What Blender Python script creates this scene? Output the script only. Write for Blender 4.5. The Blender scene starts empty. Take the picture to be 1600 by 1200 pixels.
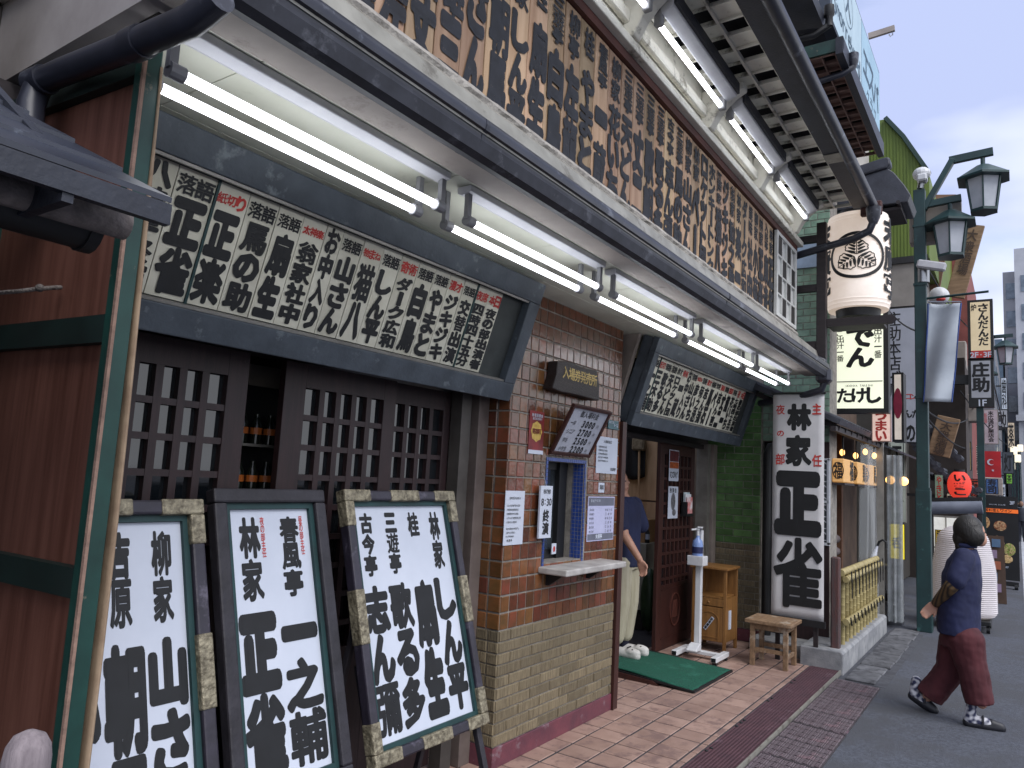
import bpy, bmesh, math, random
from mathutils import Vector, Matrix, noise as mnoise
random.seed(11)
scn = bpy.context.scene
COL = scn.collection
R = math.radians
# ---------------------------------------------------------------- camera
CAMZ = 1.65
FPX = 1150.0
CR = Vector((0.5626, -0.8250, 0.0541)); CD = Vector((0.1297, 0.0234, -0.9913)); CF = Vector((0.8165, 0.5647, 0.1202))
CF.normalize(); CR = (CR - CF*CR.dot(CF)).normalized(); CD = CF.cross(CR).normalized()
cam = bpy.data.cameras.new('camera'); camo = bpy.data.objects.new('camera', cam); COL.objects.link(camo)
cam.sensor_width = 36; cam.lens = FPX/1600*36; cam.clip_start = .05; cam.clip_end = 1500
camo.matrix_world = Matrix(((CR.x, -CD.x, -CF.x, 0), (CR.y, -CD.y, -CF.y, 0), (CR.z, -CD.z, -CF.z, CAMZ), (0, 0, 0, 1)))
scn.camera = camo
# ---------------------------------------------------------------- world and sun (cloudy late afternoon)
SUN_EL, SUN_AZ = R(50), R(-112)        # azimuth measured in the XY plane from +X
w = bpy.data.worlds.new('World'); scn.world = w; w.use_nodes = True
nt = w.node_tree; nt.nodes.clear()
N = nt.nodes.new; LK = nt.links.new
out = N('ShaderNodeOutputWorld'); bg = N('ShaderNodeBackground'); bg.inputs[1].default_value = 0.11
sky = N('ShaderNodeTexSky'); sky.sky_type = 'NISHITA'; sky.sun_disc = False
sky.sun_elevation = SUN_EL; sky.sun_rotation = math.pi/2 - SUN_AZ; sky.air_density = 1.0; sky.dust_density = 1.2; sky.altitude = 20
tc = N('ShaderNodeTexCoord'); mp = N('ShaderNodeMapping'); mp.inputs['Scale'].default_value = (1, 1, 2.6)
nz = N('ShaderNodeTexNoise'); nz.inputs['Scale'].default_value = 2.1; nz.inputs['Detail'].default_value = 7; nz.inputs['Roughness'].default_value = .55
nz2 = N('ShaderNodeTexNoise'); nz2.inputs['Scale'].default_value = 1.3; nz2.inputs['Detail'].default_value = 5
cr = N('ShaderNodeValToRGB'); cr.color_ramp.elements[0].position = .18; cr.color_ramp.elements[1].position = .44
cr2 = N('ShaderNodeValToRGB'); cr2.color_ramp.elements[0].position = .40; cr2.color_ramp.elements[1].position = .62
cr2.color_ramp.elements[0].color = (2.6, 3.0, 4.5, 1); cr2.color_ramp.elements[1].color = (6.2, 6.4, 6.9, 1)
mx = N('ShaderNodeMix'); mx.data_type = 'RGBA'
LK(tc.outputs['Generated'], mp.inputs['Vector']); LK(mp.outputs[0], nz.inputs['Vector']); LK(mp.outputs[0], nz2.inputs['Vector'])
sx = N('ShaderNodeSeparateXYZ'); hz_ = N('ShaderNodeMapRange'); ad = N('ShaderNodeMath'); ad.operation = 'ADD'   # cloud deck is paler towards the horizon all round
hz_.inputs['From Min'].default_value = .0; hz_.inputs['From Max'].default_value = .42; hz_.inputs['To Min'].default_value = .20; hz_.inputs['To Max'].default_value = -.03
LK(tc.outputs['Generated'], sx.inputs[0]); LK(sx.outputs['Z'], hz_.inputs['Value']); LK(nz2.outputs['Fac'], ad.inputs[0]); LK(hz_.outputs[0], ad.inputs[1])
LK(nz.outputs['Fac'], cr.inputs[0]); LK(ad.outputs[0], cr2.inputs[0])
LK(cr.outputs[0], mx.inputs['Factor']); LK(sky.outputs[0], mx.inputs['A']); LK(cr2.outputs[0], mx.inputs['B'])
LK(mx.outputs['Result'], bg.inputs[0]); LK(bg.outputs[0], out.inputs[0])
sl = bpy.data.lights.new('sun', 'SUN'); so = bpy.data.objects.new('sun', sl); COL.objects.link(so)
sl.energy = 1.4; sl.angle = R(40); sl.color = (1, .975, .95)
sd = Vector((math.cos(SUN_EL)*math.cos(SUN_AZ), math.cos(SUN_EL)*math.sin(SUN_AZ), math.sin(SUN_EL)))
so.rotation_euler = sd.to_track_quat('Z', 'Y').to_euler(); so.location = (0, -20, 30)
scn.view_settings.view_transform = 'Standard'; scn.view_settings.look = 'None'
scn.view_settings.exposure = 1.0; scn.view_settings.gamma = 1.0; scn.view_settings.use_curve_mapping = False
scn.cycles.max_bounces = 7; scn.cycles.caustics_reflective = False; scn.cycles.caustics_refractive = False
scn.cycles.sample_clamp_indirect = 6
# ---------------------------------------------------------------- helpers
def P(x, y, X=None, Y=None, Z=None):
    """photo direction -> point of the place on the plane X, Y or Z"""
    d = CR*((x-800)/FPX) + CD*((y-600)/FPX) + CF
    o = Vector((0, 0, CAMZ))
    t = X/d.x if X is not None else (Y/d.y if Y is not None else (Z-CAMZ)/d.z)
    return o + d*t
def lin(h):
    h = h.lstrip('#'); v = [int(h[i:i+2], 16)/255 for i in (0, 2, 4)]
    return tuple(c/12.92 if c <= .04045 else ((c+.055)/1.055)**2.4 for c in v)
MATS = {}
def mat(name, col, rough=.6, col2=None, scale=8, stretch=(1, 1, 1), bump=0, bscale=60, metal=0, emit=None, estr=0,
        rnd=0, alpha=None, spec=.5, wear=None, wscale=5, wpos=.62, coat=0, detail=5, trans=0, hue=0):
    """procedural principled material: base colour with noise variation, bump, wear patches, per-object variation"""
    if name in MATS: return MATS[name]
    m = bpy.data.materials.new(name); m.use_nodes = True; t = m.node_tree; b = t.nodes['Principled BSDF']
    c = lin(col) if isinstance(col, str) else col
    b.inputs['Roughness'].default_value = rough; b.inputs['Metallic'].default_value = metal
    b.inputs['Specular IOR Level'].default_value = spec; b.inputs['Coat Weight'].default_value = coat
    if trans: b.inputs['Transmission Weight'].default_value = trans
    tc = t.nodes.new('ShaderNodeTexCoord'); mpn = t.nodes.new('ShaderNodeMapping'); mpn.inputs['Scale'].default_value = stretch
    oi = t.nodes.new('ShaderNodeObjectInfo')
    add = t.nodes.new('ShaderNodeVectorMath'); add.operation = 'ADD'
    t.links.new(tc.outputs['Object'], add.inputs[0])
    sc = t.nodes.new('ShaderNodeVectorMath'); sc.operation = 'SCALE'; sc.inputs['Scale'].default_value = 37.0 if rnd else 0
    cmb = t.nodes.new('ShaderNodeCombineXYZ')
    for k in range(3): t.links.new(oi.outputs['Random'], cmb.inputs[k])
    t.links.new(cmb.outputs[0], sc.inputs[0]); t.links.new(sc.outputs[0], add.inputs[1]); t.links.new(add.outputs[0], mpn.inputs['Vector'])
    n = t.nodes.new('ShaderNodeTexNoise'); n.inputs['Scale'].default_value = scale; n.inputs['Detail'].default_value = detail; n.inputs['Roughness'].default_value = .6
    t.links.new(mpn.outputs[0], n.inputs['Vector'])
    c2 = lin(col2) if isinstance(col2, str) else (col2 or tuple(x*.8 for x in c))
    mixn = t.nodes.new('ShaderNodeMix'); mixn.data_type = 'RGBA'
    rp = t.nodes.new('ShaderNodeValToRGB'); rp.color_ramp.elements[0].position = .36; rp.color_ramp.elements[1].position = .66
    t.links.new(n.outputs['Fac'], rp.inputs[0]); t.links.new(rp.outputs[0], mixn.inputs['Factor'])
    mixn.inputs['A'].default_value = (*c, 1); mixn.inputs['B'].default_value = (*c2, 1)
    last = mixn.outputs['Result']
    if rnd:
        hs = t.nodes.new('ShaderNodeHueSaturation'); mr = t.nodes.new('ShaderNodeMapRange')
        mr.inputs['To Min'].default_value = 1-rnd; mr.inputs['To Max'].default_value = 1+rnd
        t.links.new(oi.outputs['Random'], mr.inputs['Value']); t.links.new(mr.outputs[0], hs.inputs['Value'])
        if hue:
            wnz = t.nodes.new('ShaderNodeTexWhiteNoise'); wnz.noise_dimensions = '1D'; hm = t.nodes.new('ShaderNodeMapRange')
            hm.inputs['To Min'].default_value = .5-hue; hm.inputs['To Max'].default_value = .5+hue
            t.links.new(oi.outputs['Random'], wnz.inputs['W']); t.links.new(wnz.outputs['Value'], hm.inputs['Value']); t.links.new(hm.outputs[0], hs.inputs['Hue'])
        t.links.new(last, hs.inputs['Color']); last = hs.outputs['Color']
    if wear:
        wn = t.nodes.new('ShaderNodeTexNoise'); wn.inputs['Scale'].default_value = wscale; wn.inputs['Detail'].default_value = 9; wn.inputs['Roughness'].default_value = .7
        t.links.new(add.outputs[0], wn.inputs['Vector'])
        wr = t.nodes.new('ShaderNodeValToRGB'); wr.color_ramp.elements[0].position = wpos-.04; wr.color_ramp.elements[1].position = wpos+.06
        t.links.new(wn.outputs['Fac'], wr.inputs[0])
        wm = t.nodes.new('ShaderNodeMix'); wm.data_type = 'RGBA'; t.links.new(wr.outputs[0], wm.inputs['Factor'])
        t.links.new(last, wm.inputs['A']); wm.inputs['B'].default_value = (*(lin(wear) if isinstance(wear, str) else wear), 1); last = wm.outputs['Result']
    t.links.new(last, b.inputs['Base Color'])
    if bump:
        bn = t.nodes.new('ShaderNodeTexNoise'); bn.inputs['Scale'].default_value = bscale; bn.inputs['Detail'].default_value = 5
        t.links.new(mpn.outputs[0], bn.inputs['Vector'])
        bb = t.nodes.new('ShaderNodeBump'); bb.inputs['Strength'].default_value = bump; bb.inputs['Distance'].default_value = .01
        t.links.new(bn.outputs['Fac'], bb.inputs['Height']); t.links.new(bb.outputs[0], b.inputs['Normal'])
    if emit:
        b.inputs['Emission Color'].default_value = (*(lin(emit) if isinstance(emit, str) else emit), 1); b.inputs['Emission Strength'].default_value = estr
    if alpha is not None: b.inputs['Alpha'].default_value = alpha
    MATS[name] = m
    return m
class MB:
    """mesh builder: collects boxes, tubes, prisms, lathes and sheets and links them as ONE mesh object"""
    def __init__(s): s.v = []; s.f = []; s.marks = []
    def add(s, vs, fs):
        o = len(s.v); s.marks.append((o, len(s.f))); s.v += [tuple(p) for p in vs]; s.f += [tuple(i+o for i in q) for q in fs]; return s
    def box(s, x0, x1, y0, y1, z0, z1, M=None, c=0):
        if x0 > x1: x0, x1 = x1, x0
        if y0 > y1: y0, y1 = y1, y0
        if z0 > z1: z0, z1 = z1, z0
        if c:
            vs, fs = cham(x0, x1, y0, y1, z0, z1, c)
        else:
            vs = [(x, y, z) for z in (z0, z1) for y in (y0, y1) for x in (x0, x1)]
            fs = [(0, 2, 3, 1), (4, 5, 7, 6), (0, 1, 5, 4), (2, 6, 7, 3), (0, 4, 6, 2), (1, 3, 7, 5)]
        if M is not None: vs = [M @ Vector(p) for p in vs]
        return s.add(vs, fs)
    def bar(s, a, b, w, h, up=(0, 0, 1), c=0):
        a = Vector(a); b = Vector(b); d = b-a; L = d.length; d.normalize(); u = Vector(up)
        sd_ = d.cross(u)
        if sd_.length < 1e-5: sd_ = d.cross(Vector((0, 1, 0)))
        sd_.normalize(); u = sd_.cross(d)
        M = Matrix(((d.x, sd_.x, u.x, a.x), (d.y, sd_.y, u.y, a.y), (d.z, sd_.z, u.z, a.z), (0, 0, 0, 1)))
        return s.box(0, L, -w/2, w/2, -h/2, h/2, M, c)
    def tube(s, pts, r, n=12, cap=True):
        s.marks.append((len(s.v), len(s.f)))
        pts = [Vector(p) for p in pts]; rs = r if isinstance(r, (list, tuple)) else [r]*len(pts)
        o = len(s.v); prev = None
        for i, p in enumerate(pts):
            d = (pts[min(i+1, len(pts)-1)] - pts[max(i-1, 0)]).normalized()
            if prev is None:
                a = d.cross(Vector((0, 0, 1)));
                if a.length < 1e-3: a = d.cross(Vector((1, 0, 0)))
            else: a = prev - d*prev.dot(d)
            a.normalize(); prev = a; b = d.cross(a)
            for k in range(n):
                t = 2*math.pi*k/n; s.v.append(tuple(p + (a*math.cos(t) + b*math.sin(t))*rs[i]))
        for i in range(len(pts)-1):
            for k in range(n):
                s.f.append((o+i*n+k, o+i*n+(k+1) % n, o+(i+1)*n+(k+1) % n, o+(i+1)*n+k))
        if cap: s.f.append(tuple(o+k for k in reversed(range(n)))); s.f.append(tuple(o+(len(pts)-1)*n+k for k in range(n)))
        return s
    def lathe(s, prof, c=(0, 0, 0), n=24, M=None, cap=True):
        s.marks.append((len(s.v), len(s.f)))
        o = len(s.v)
        for r, z in prof:
            for k in range(n):
                t = 2*math.pi*k/n; q = Vector((r*math.cos(t), r*math.sin(t), z))
                if M is not None: q = M @ q
                s.v.append((q.x+c[0], q.y+c[1], q.z+c[2]))
        for i in range(len(prof)-1):
            for k in range(n): s.f.append((o+i*n+k, o+i*n+(k+1) % n, o+(i+1)*n+(k+1) % n, o+(i+1)*n+k))
        if cap: s.f.append(tuple(o+k for k in reversed(range(n)))); s.f.append(tuple(o+(len(prof)-1)*n+k for k in range(n)))
        return s
    def prism(s, poly, a0, a1, axis='x'):
        """extrude a 2D polygon: axis x takes (y,z), y takes (x,z), z takes (x,y)"""
        s.marks.append((len(s.v), len(s.f)))
        f = {'x': lambda p, a: (a, p[0], p[1]), 'y': lambda p, a: (p[0], a, p[1]), 'z': lambda p, a: (p[0], p[1], a)}[axis]
        n = len(poly); o = len(s.v)
        s.v += [f(p, a0) for p in poly] + [f(p, a1) for p in poly]
        s.f += [tuple(o+k for k in range(n)), tuple(o+n+k for k in reversed(range(n)))]
        s.f += [(o+k, o+n+k, o+n+(k+1) % n, o+(k+1) % n) for k in range(n)]
        return s
    def ell(s, c, r, n=16, m=10, M=None):
        s.marks.append((len(s.v), len(s.f)))
        o = len(s.v)
        for i in range(m+1):
            ph = math.pi*i/m
            for k in range(n):
                t = 2*math.pi*k/n
                q = Vector((r[0]*math.sin(ph)*math.cos(t), r[1]*math.sin(ph)*math.sin(t), r[2]*math.cos(ph)))
                if M is not None: q = M @ q
                s.v.append((q.x+c[0], q.y+c[1], q.z+c[2]))
        for i in range(m):
            for k in range(n): s.f.append((o+i*n+k, o+(i+1)*n+k, o+(i+1)*n+(k+1) % n, o+i*n+(k+1) % n))
        return s
    def sheet(s, fn, nu, nv):
        s.marks.append((len(s.v), len(s.f)))
        o = len(s.v)
        for j in range(nv+1):
            for i in range(nu+1): s.v.append(tuple(fn(i/nu, j/nv)))
        for j in range(nv):
            for i in range(nu):
                a = o+j*(nu+1)+i; s.f.append((a, a+1, a+nu+2, a+nu+1))
        return s
    def mesh(s, name='mesh', smooth=False):
        m = bpy.data.meshes.new(name); m.from_pydata(s.v, [], s.f)
        bm = bmesh.new(); bm.from_mesh(m); bmesh.ops.recalc_face_normals(bm, faces=bm.faces); bm.to_mesh(m); bm.free()
        if smooth: m.polygons.foreach_set('use_smooth', [True]*len(m.polygons))
        return m
    def each(s, name, material, parent=None, **kw):
        """every box collected becomes an object of its own"""
        r = None
        for i, (o, f) in enumerate(s.marks):
            o2, f2 = s.marks[i+1] if i+1 < len(s.marks) else (len(s.v), len(s.f))
            m = MB(); m.v = s.v[o:o2]; m.f = [tuple(k-o for k in q) for q in s.f[f:f2]]; r = m.build(name, material, parent, **kw)
        return r
    def build(s, name, material, parent=None, smooth=False, bevel=0, loc=None, solid=0):
        o = bpy.data.objects.new(name, s.mesh(name, smooth)); COL.objects.link(o); o.data.materials.append(material)
        if parent: o.parent = parent
        if loc: o.location = loc
        if solid: md = o.modifiers.new('solid', 'SOLIDIFY'); md.thickness = solid; md.offset = 0
        if bevel: md = o.modifiers.new('bevel', 'BEVEL'); md.width = bevel; md.segments = 2; md.limit_method = 'ANGLE'; md.angle_limit = R(40)
        if smooth and not bevel:
            for e in o.data.edges: pass
            try: o.data.set_sharp_from_angle(angle=R(42))
            except Exception: pass
        return o
def cham(x0, x1, y0, y1, z0, z1, c):
    """box with chamfered edges"""
    vs = []; idx = {}
    xs, ys, zs = (x0, x1), (y0, y1), (z0, z1)
    for i in (0, 1):
        for j in (0, 1):
            for k in (0, 1):
                sx, sy, sz = (1 if i == 0 else -1), (1 if j == 0 else -1), (1 if k == 0 else -1)
                idx[(i, j, k, 'x')] = len(vs); vs.append((xs[i], ys[j]+sy*c, zs[k]+sz*c))
                idx[(i, j, k, 'y')] = len(vs); vs.append((xs[i]+sx*c, ys[j], zs[k]+sz*c))
                idx[(i, j, k, 'z')] = len(vs); vs.append((xs[i]+sx*c, ys[j]+sy*c, zs[k]))
    fs = []
    ring = ((0, 0), (1, 0), (1, 1), (0, 1))
    for a in (0, 1):
        fs.append([idx[(a, j, k, 'x')] for j, k in ring]); fs.append([idx[(i, a, k, 'y')] for i, k in ring]); fs.append([idx[(i, j, a, 'z')] for i, j in ring])
    for a in (0, 1):
        for b in (0, 1):
            fs.append([idx[(a, b, 0, 'x')], idx[(a, b, 1, 'x')], idx[(a, b, 1, 'y')], idx[(a, b, 0, 'y')]])
            fs.append([idx[(a, 0, b, 'x')], idx[(a, 1, b, 'x')], idx[(a, 1, b, 'z')], idx[(a, 0, b, 'z')]])
            fs.append([idx[(0, a, b, 'y')], idx[(1, a, b, 'y')], idx[(1, a, b, 'z')], idx[(0, a, b, 'z')]])
    for i in (0, 1):
        for j in (0, 1):
            for k in (0, 1): fs.append([idx[(i, j, k, q)] for q in 'xyz'])
    return vs, [tuple(f) for f in fs]
def empty(name, loc=(0, 0, 0), rz=0, parent=None):
    o = bpy.data.objects.new(name, None); COL.objects.link(o); o.location = loc; o.rotation_euler = (0, 0, rz)
    o.empty_display_size = .1
    if parent: o.parent = parent
    return o
def tag(o, label=None, cat=None, group=None, kind=None):
    if label: o['label'] = label
    if cat: o['category'] = cat
    if group: o['group'] = group
    if kind: o['kind'] = kind
    return o
def thing(name, label, cat, group=None, loc=(0, 0, 0), rz=0):
    return tag(empty(name, loc, rz), label, cat, group)
def inst(mesh, name, parent, M):
    o = bpy.data.objects.new(name, mesh); COL.objects.link(o); o.parent = parent
    o.matrix_local = M if isinstance(M, Matrix) else Matrix.Translation(M)
    return o
def copy_tree(o, parent=None):
    c = o.copy(); COL.objects.link(c); c.parent = parent
    for ch in list(o.children): copy_tree(ch, c)
    return c
# ---- lettering: glyph outlines thickened into brush-like strokes
GC = {}
def glyph(ch, bold):
    """filled outline of a character, its edge swept with a round brush of radius bold"""
    k = (ch, bold)
    if k in GC: return GC[k]
    cu = bpy.data.curves.new('glyph', 'FONT'); cu.body = ch; cu.size = 1; cu.resolution_u = 2
    ob = bpy.data.objects.new('glyph', cu)
    me = bpy.data.meshes.new_from_object(ob)
    vs = [(v.co.x, v.co.y, 1.0) for v in me.vertices]; fs = [tuple(p.vertices) for p in me.polygons]
    bpy.data.objects.remove(ob); bpy.data.curves.remove(cu); bpy.data.meshes.remove(me)
    if bold and vs:
        cnt = {}
        for f in fs:
            for i in range(len(f)):
                e = tuple(sorted((f[i], f[i-1]))); cnt[e] = cnt.get(e, 0)+1
        rg = random.Random(hash(ch) & 255)
        base = list(vs); used = set()
        for (i, j), c in cnt.items():
            if c != 1: continue
            used.add(i); used.add(j)
            ax, ay = base[i][:2]; bx_, by_ = base[j][:2]; L = math.hypot(bx_-ax, by_-ay)
            if L < 1e-6: continue
            nx, ny = -(by_-ay)/L*bold, (bx_-ax)/L*bold; z = .55+.4*rg.random(); o = len(vs)
            vs += [(ax+nx, ay+ny, z), (ax-nx, ay-ny, z), (bx_-nx, by_-ny, z), (bx_+nx, by_+ny, z)]; fs.append((o, o+1, o+2, o+3))
        for i in used:
            z = .1+.4*rg.random(); o = len(vs); px, py = base[i][:2]
            vs += [(px+bold*math.cos(math.pi*q/4+.2), py+bold*math.sin(math.pi*q/4+.2), z) for q in range(8)]; fs.append(tuple(range(o, o+8)))
    GC[k] = (vs, fs)
    return GC[k]
def text_mb(mb, s, x, y, w, h, bold=.045, fit=1.0, relief=.0015, vertical=True, wob=.0):
    """write s into the rectangle (x..x+w, y-h..y) of the XY plane, downwards (vertical) or along x"""
    n = len(s)
    for i, ch in enumerate(s):
        if ch in ' \u3000': continue
        n0 = len(glyph(ch, 0)[0]); b = round(bold*(1.0 if n0 < 34 else .85 if n0 < 55 else .68 if n0 < 80 else .5), 3)
        vs, fs = glyph(ch, b)
        if not vs: continue
        if vertical: cx, cy, cw, chh = x+w/2, y-h*(i+.5)/n, w, h/n
        else: cx, cy, cw, chh = x+w*(i+.5)/n, y-h/2, w/n, h
        xs = [v[0] for v in vs]; ys = [v[1] for v in vs]
        gx, gy = (min(xs)+max(xs))/2, (min(ys)+max(ys))/2
        ew, eh = max(xs)-min(xs), max(ys)-min(ys)
        rot = vertical and ch in 'ー～―'
        if rot: ew, eh = eh, ew
        sx = cw*fit/max(ew, .72); sy = chh*fit/max(eh, .72)
        if not vertical: sx = sy = min(cw*fit*1.05/max(ew, .5), chh*fit/max(eh, .72))
        jx = random.uniform(-wob, wob)*cw
        q = []
        for v in vs:
            dx, dy = v[0]-gx, v[1]-gy
            if rot: dx, dy = -dy, dx
            q.append((cx+jx+dx*sx, cy+dy*sy, relief*v[2]))
        mb.add(q, fs)
def text_obj(items, material, parent, M, name='lettering'):
    """items: (string, x, y, w, h, bold[, vertical]) in the local XY plane; M places that plane"""
    mb = MB()
    for it in items:
        text_mb(mb, it[0], *it[1:5], bold=it[5] if len(it) > 5 else .045, vertical=it[6] if len(it) > 6 else True)
    m = bpy.data.meshes.new(name); m.from_pydata(mb.v, [], mb.f)
    o = bpy.data.objects.new(name, m); COL.objects.link(o); m.materials.append(material); o.parent = parent; o.matrix_local = M
    return o
def frameM(o, xdir, ydir):
    x = Vector(xdir).normalized(); y = Vector(ydir).normalized(); z = x.cross(y)
    return Matrix(((x.x, y.x, z.x, o[0]), (x.y, y.y, z.y, o[1]), (x.z, y.z, z.z, o[2]), (0, 0, 0, 1)))
# ---------------------------------------------------------------- materials
ASPH = mat('asphalt', '#5b5f69', .9, '#42454e', 45, bump=1, bscale=150, wear='#4b4d53', wscale=.7, wpos=.50, detail=12)
CONC = mat('concrete', '#9a9b9c', .85, '#74767a', 6, bump=.4, bscale=70, wear='#5c5d60', wscale=4, wpos=.62)
GROUT = mat('grout', '#918c84', .9, '#6f6a65', 20, bump=.2)
FGROUT = mat('floor_grout', '#3f3d40', .9, '#302e31', 20)
FTILE = mat('floor_tile_clay', '#a1867a', .55, '#8c7267', 5, bump=.08, bscale=90, rnd=.10, wear='#7b645e', wscale=6, wpos=.56)
OTILE = mat('orange_glazed_tile', '#73432b', .18, '#5a3d26', 14, bump=.22, bscale=40, rnd=.34, hue=.018, spec=.6, detail=6)
YBRICK = mat('scored_ochre_brick', '#897c62', .75, '#554b39', 26, stretch=(9, .35, 1), bump=1, bscale=26, rnd=.22)
PBASE = mat('purple_base_tile', '#6a3842', .5, '#54303b', 8, bump=.15, rnd=.1, wear='#7d6a70', wscale=9, wpos=.62)
GTILE = mat('green_glazed_tile', '#587a49', .28, '#426236', 10, bump=.15, bscale=30, rnd=.25, spec=.6)
GTILE2 = mat('pale_green_tile', '#7f9a86', .4, '#667f6e', 10, rnd=.12)
SOFF = mat('soffit_cream', '#cfd0c2', .7, '#bfc0b0', 2, bump=.03, wear='#a9a898', wscale=2, wpos=.66)
FASC = mat('fascia_beige', '#a39a92', .7, '#8b837d', 3, wear='#726a66', wscale=4, wpos=.62)
GUTT = mat('gutter_dark', '#2f313c', .38, '#23252e', 6, wear='#666a74', wscale=5, wpos=.62)
GUTT2 = mat('gutter_underside', '#34363f', .6, '#23252d', 9, wear='#55575f', wscale=8, wpos=.6)
FLASH = mat('flashing_metal', '#a5a39a', .45, '#86847c', 5, metal=.3, wear='#6b675f', wscale=6, wpos=.6)
MORT = mat('mortar_rough', '#b5b0a8', .95, '#8f8a84', 18, bump=1, bscale=60)
WWOOD = mat('white_painted_wood', '#e4e1d6', .6, '#d2cec2', 5, bump=.15, wear='#7a766b', wscale=5, wpos=.60)
WPAINT = mat('white_paint', '#d2d3d0', .5, '#bdbebb', 5)
DWOOD = mat('dark_timber', '#2b2326', .6, '#1d1719', 6, stretch=(1, 1, 6), bump=.2)
NAVYW = mat('blue_black_timber', '#262a35', .5, '#1b1e28', 8, bump=.2, wear='#4a4e58', wscale=9, wpos=.66)
PLANK = mat('name_plank_wood', '#b79a7c', .6, '#98795b', 3, stretch=(6, 6, .5), bump=.12, bscale=30, rnd=.32, hue=.012)
RAIL = mat('red_brown_rail', '#5a2f28', .6, '#42211d', 5)
INK = mat('sumi_ink', '#0a0b0e', .6, '#121418', 9)
INKW = mat('weathered_ink', '#171920', .7, '#272a33', 10, wear='#7d6a58', wscale=26, wpos=.66)
RED = mat('vermilion_ink', '#c23a33', .6, '#a82f2b', 9)
PAPER = mat('white_paper', '#c6ccd9', .8, '#b9c0ce', 2, bump=.05, bscale=8)
CPAPER = mat('cream_paper', '#d2cfbf', .8, '#c4c0ae', 4, rnd=.06)
BOXFR = mat('grey_blue_box_frame', '#4a525b', .6, '#3a4149', 7, bump=.2, wear='#6e767c', wscale=9, wpos=.62)
ALU = mat('aluminium', '#9d9a93', .45, '#86837d', 6, metal=.6)
GREENSH = mat('shaded_green_rail', '#0f2421', .6, '#0b1a18', 6)  # green paint darkened: the shade on the cross rails is in the colour
BEIGEP = mat('beige_post_paint', '#8d827b', .6, '#776d67', 6)
GREENP = mat('green_paint', '#163f38', .5, '#0f2f2a', 6, wear='#8d7f6c', wscale=14, wpos=.66)
CHIPW = mat('chipped_edge_wood', '#96796a', .8, '#7a6256', 22, bump=.4)
DOORB = mat('brown_door_wood', '#2f1c1e', .55, '#211315', 6, stretch=(8, 8, .7), bump=.15)
DOORR = mat('red_brown_door_wood', '#3f1f19', .5, '#2d1512', 6, stretch=(8, 8, .7), bump=.15)
PANELR = mat('red_brown_plywood', '#6f483c', .6, '#553126', 3, stretch=(9, 9, .5), bump=.05)
BRASS = mat('embossed_brass', '#9b937d', .5, '#5c5546', 40, metal=.35, bump=1.0, bscale=55)
DGREEN = mat('green_frame_lining', '#13393a', .6, '#0f2d2e', 8)
LACQ = mat('aged_black_wood', '#2c2a31', .6, '#1d1b20', 9, bump=.5, bscale=25, wear='#57505a', wscale=9, wpos=.68)
GLASS = mat('dark_window_glass', '#0d1013', .05, '#191d21', 5, spec=.9, bump=.03, bscale=3)
CLEAR = mat('clear_plastic', '#dfe4e6', .08, '#dfe4e6', 2, alpha=.16, spec=.6)
BLACK = mat('black_void', '#0b0b0c', .9)
DWALL = mat('dark_plaster', '#3b3634', .9, '#2a2625', 4, bump=.2)
TUBE = mat('lit_tube', '#ffffff', .4, emit='#f3f7ff', estr=3.0)
TUBE2 = mat('lit_tube_upper', '#ffffff', .4, emit='#f3f7ff', estr=3.0)
LAMPW = mat('white_enamel', '#c9c9cc', .4, '#b7b7bd', 4)
SOCK = mat('lamp_socket', '#8f8f92', .5)
PURP = mat('purple_rubber', '#5a3a42', .75, '#4b3039', 7, wear='#6f5660', wscale=4, wpos=.6)
PLATE2 = mat('tread_bars', '#756a6f', .7, '#62565b', 9, wear='#8a7076', wscale=5, wpos=.6)
PLATE = mat('worn_kerb_plate', '#403a3e', .8, '#322d31', 7, bump=.3, rnd=.08, wear='#6c5560', wscale=4, wpos=.58)
GCARP = mat('green_carpet', '#0f5c47', .95, '#0a4436', 70, bump=1, bscale=200, wear='#2a6b58', wscale=5, wpos=.58)
STEEL = mat('steel', '#a3a5a8', .3, '#8b8d91', 6, metal=.9)
BLKP = mat('black_paint', '#17181b', .5, '#101113', 5)
def voroni_bump(m, sc, st):
    t = m.node_tree; b = t.nodes['Principled BSDF']
    tc = t.nodes.new('ShaderNodeTexCoord'); mpn = t.nodes.new('ShaderNodeMapping'); mpn.inputs['Scale'].default_value = sc
    wv = t.nodes.new('ShaderNodeTexWave'); wv.wave_type = 'BANDS'; wv.bands_direction = 'X'; wv.inputs['Scale'].default_value = 1
    wv2 = t.nodes.new('ShaderNodeTexWave'); wv2.wave_type = 'BANDS'; wv2.bands_direction = 'Y'; wv2.inputs['Scale'].default_value = .55
    mu = t.nodes.new('ShaderNodeMath'); mu.operation = 'MULTIPLY'
    bb = t.nodes.new('ShaderNodeBump'); bb.inputs['Strength'].default_value = st; bb.inputs['Distance'].default_value = .008
    L = t.links.new
    L(tc.outputs['Object'], mpn.inputs[0]); L(mpn.outputs[0], wv.inputs[0]); L(mpn.outputs[0], wv2.inputs[0])
    L(wv.outputs['Fac'], mu.inputs[0]); L(wv2.outputs['Fac'], mu.inputs[1]); L(mu.outputs[0], bb.inputs['Height']); L(bb.outputs[0], b.inputs['Normal'])
voroni_bump(PURP, (42, 26, 16), 1.0)
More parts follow.
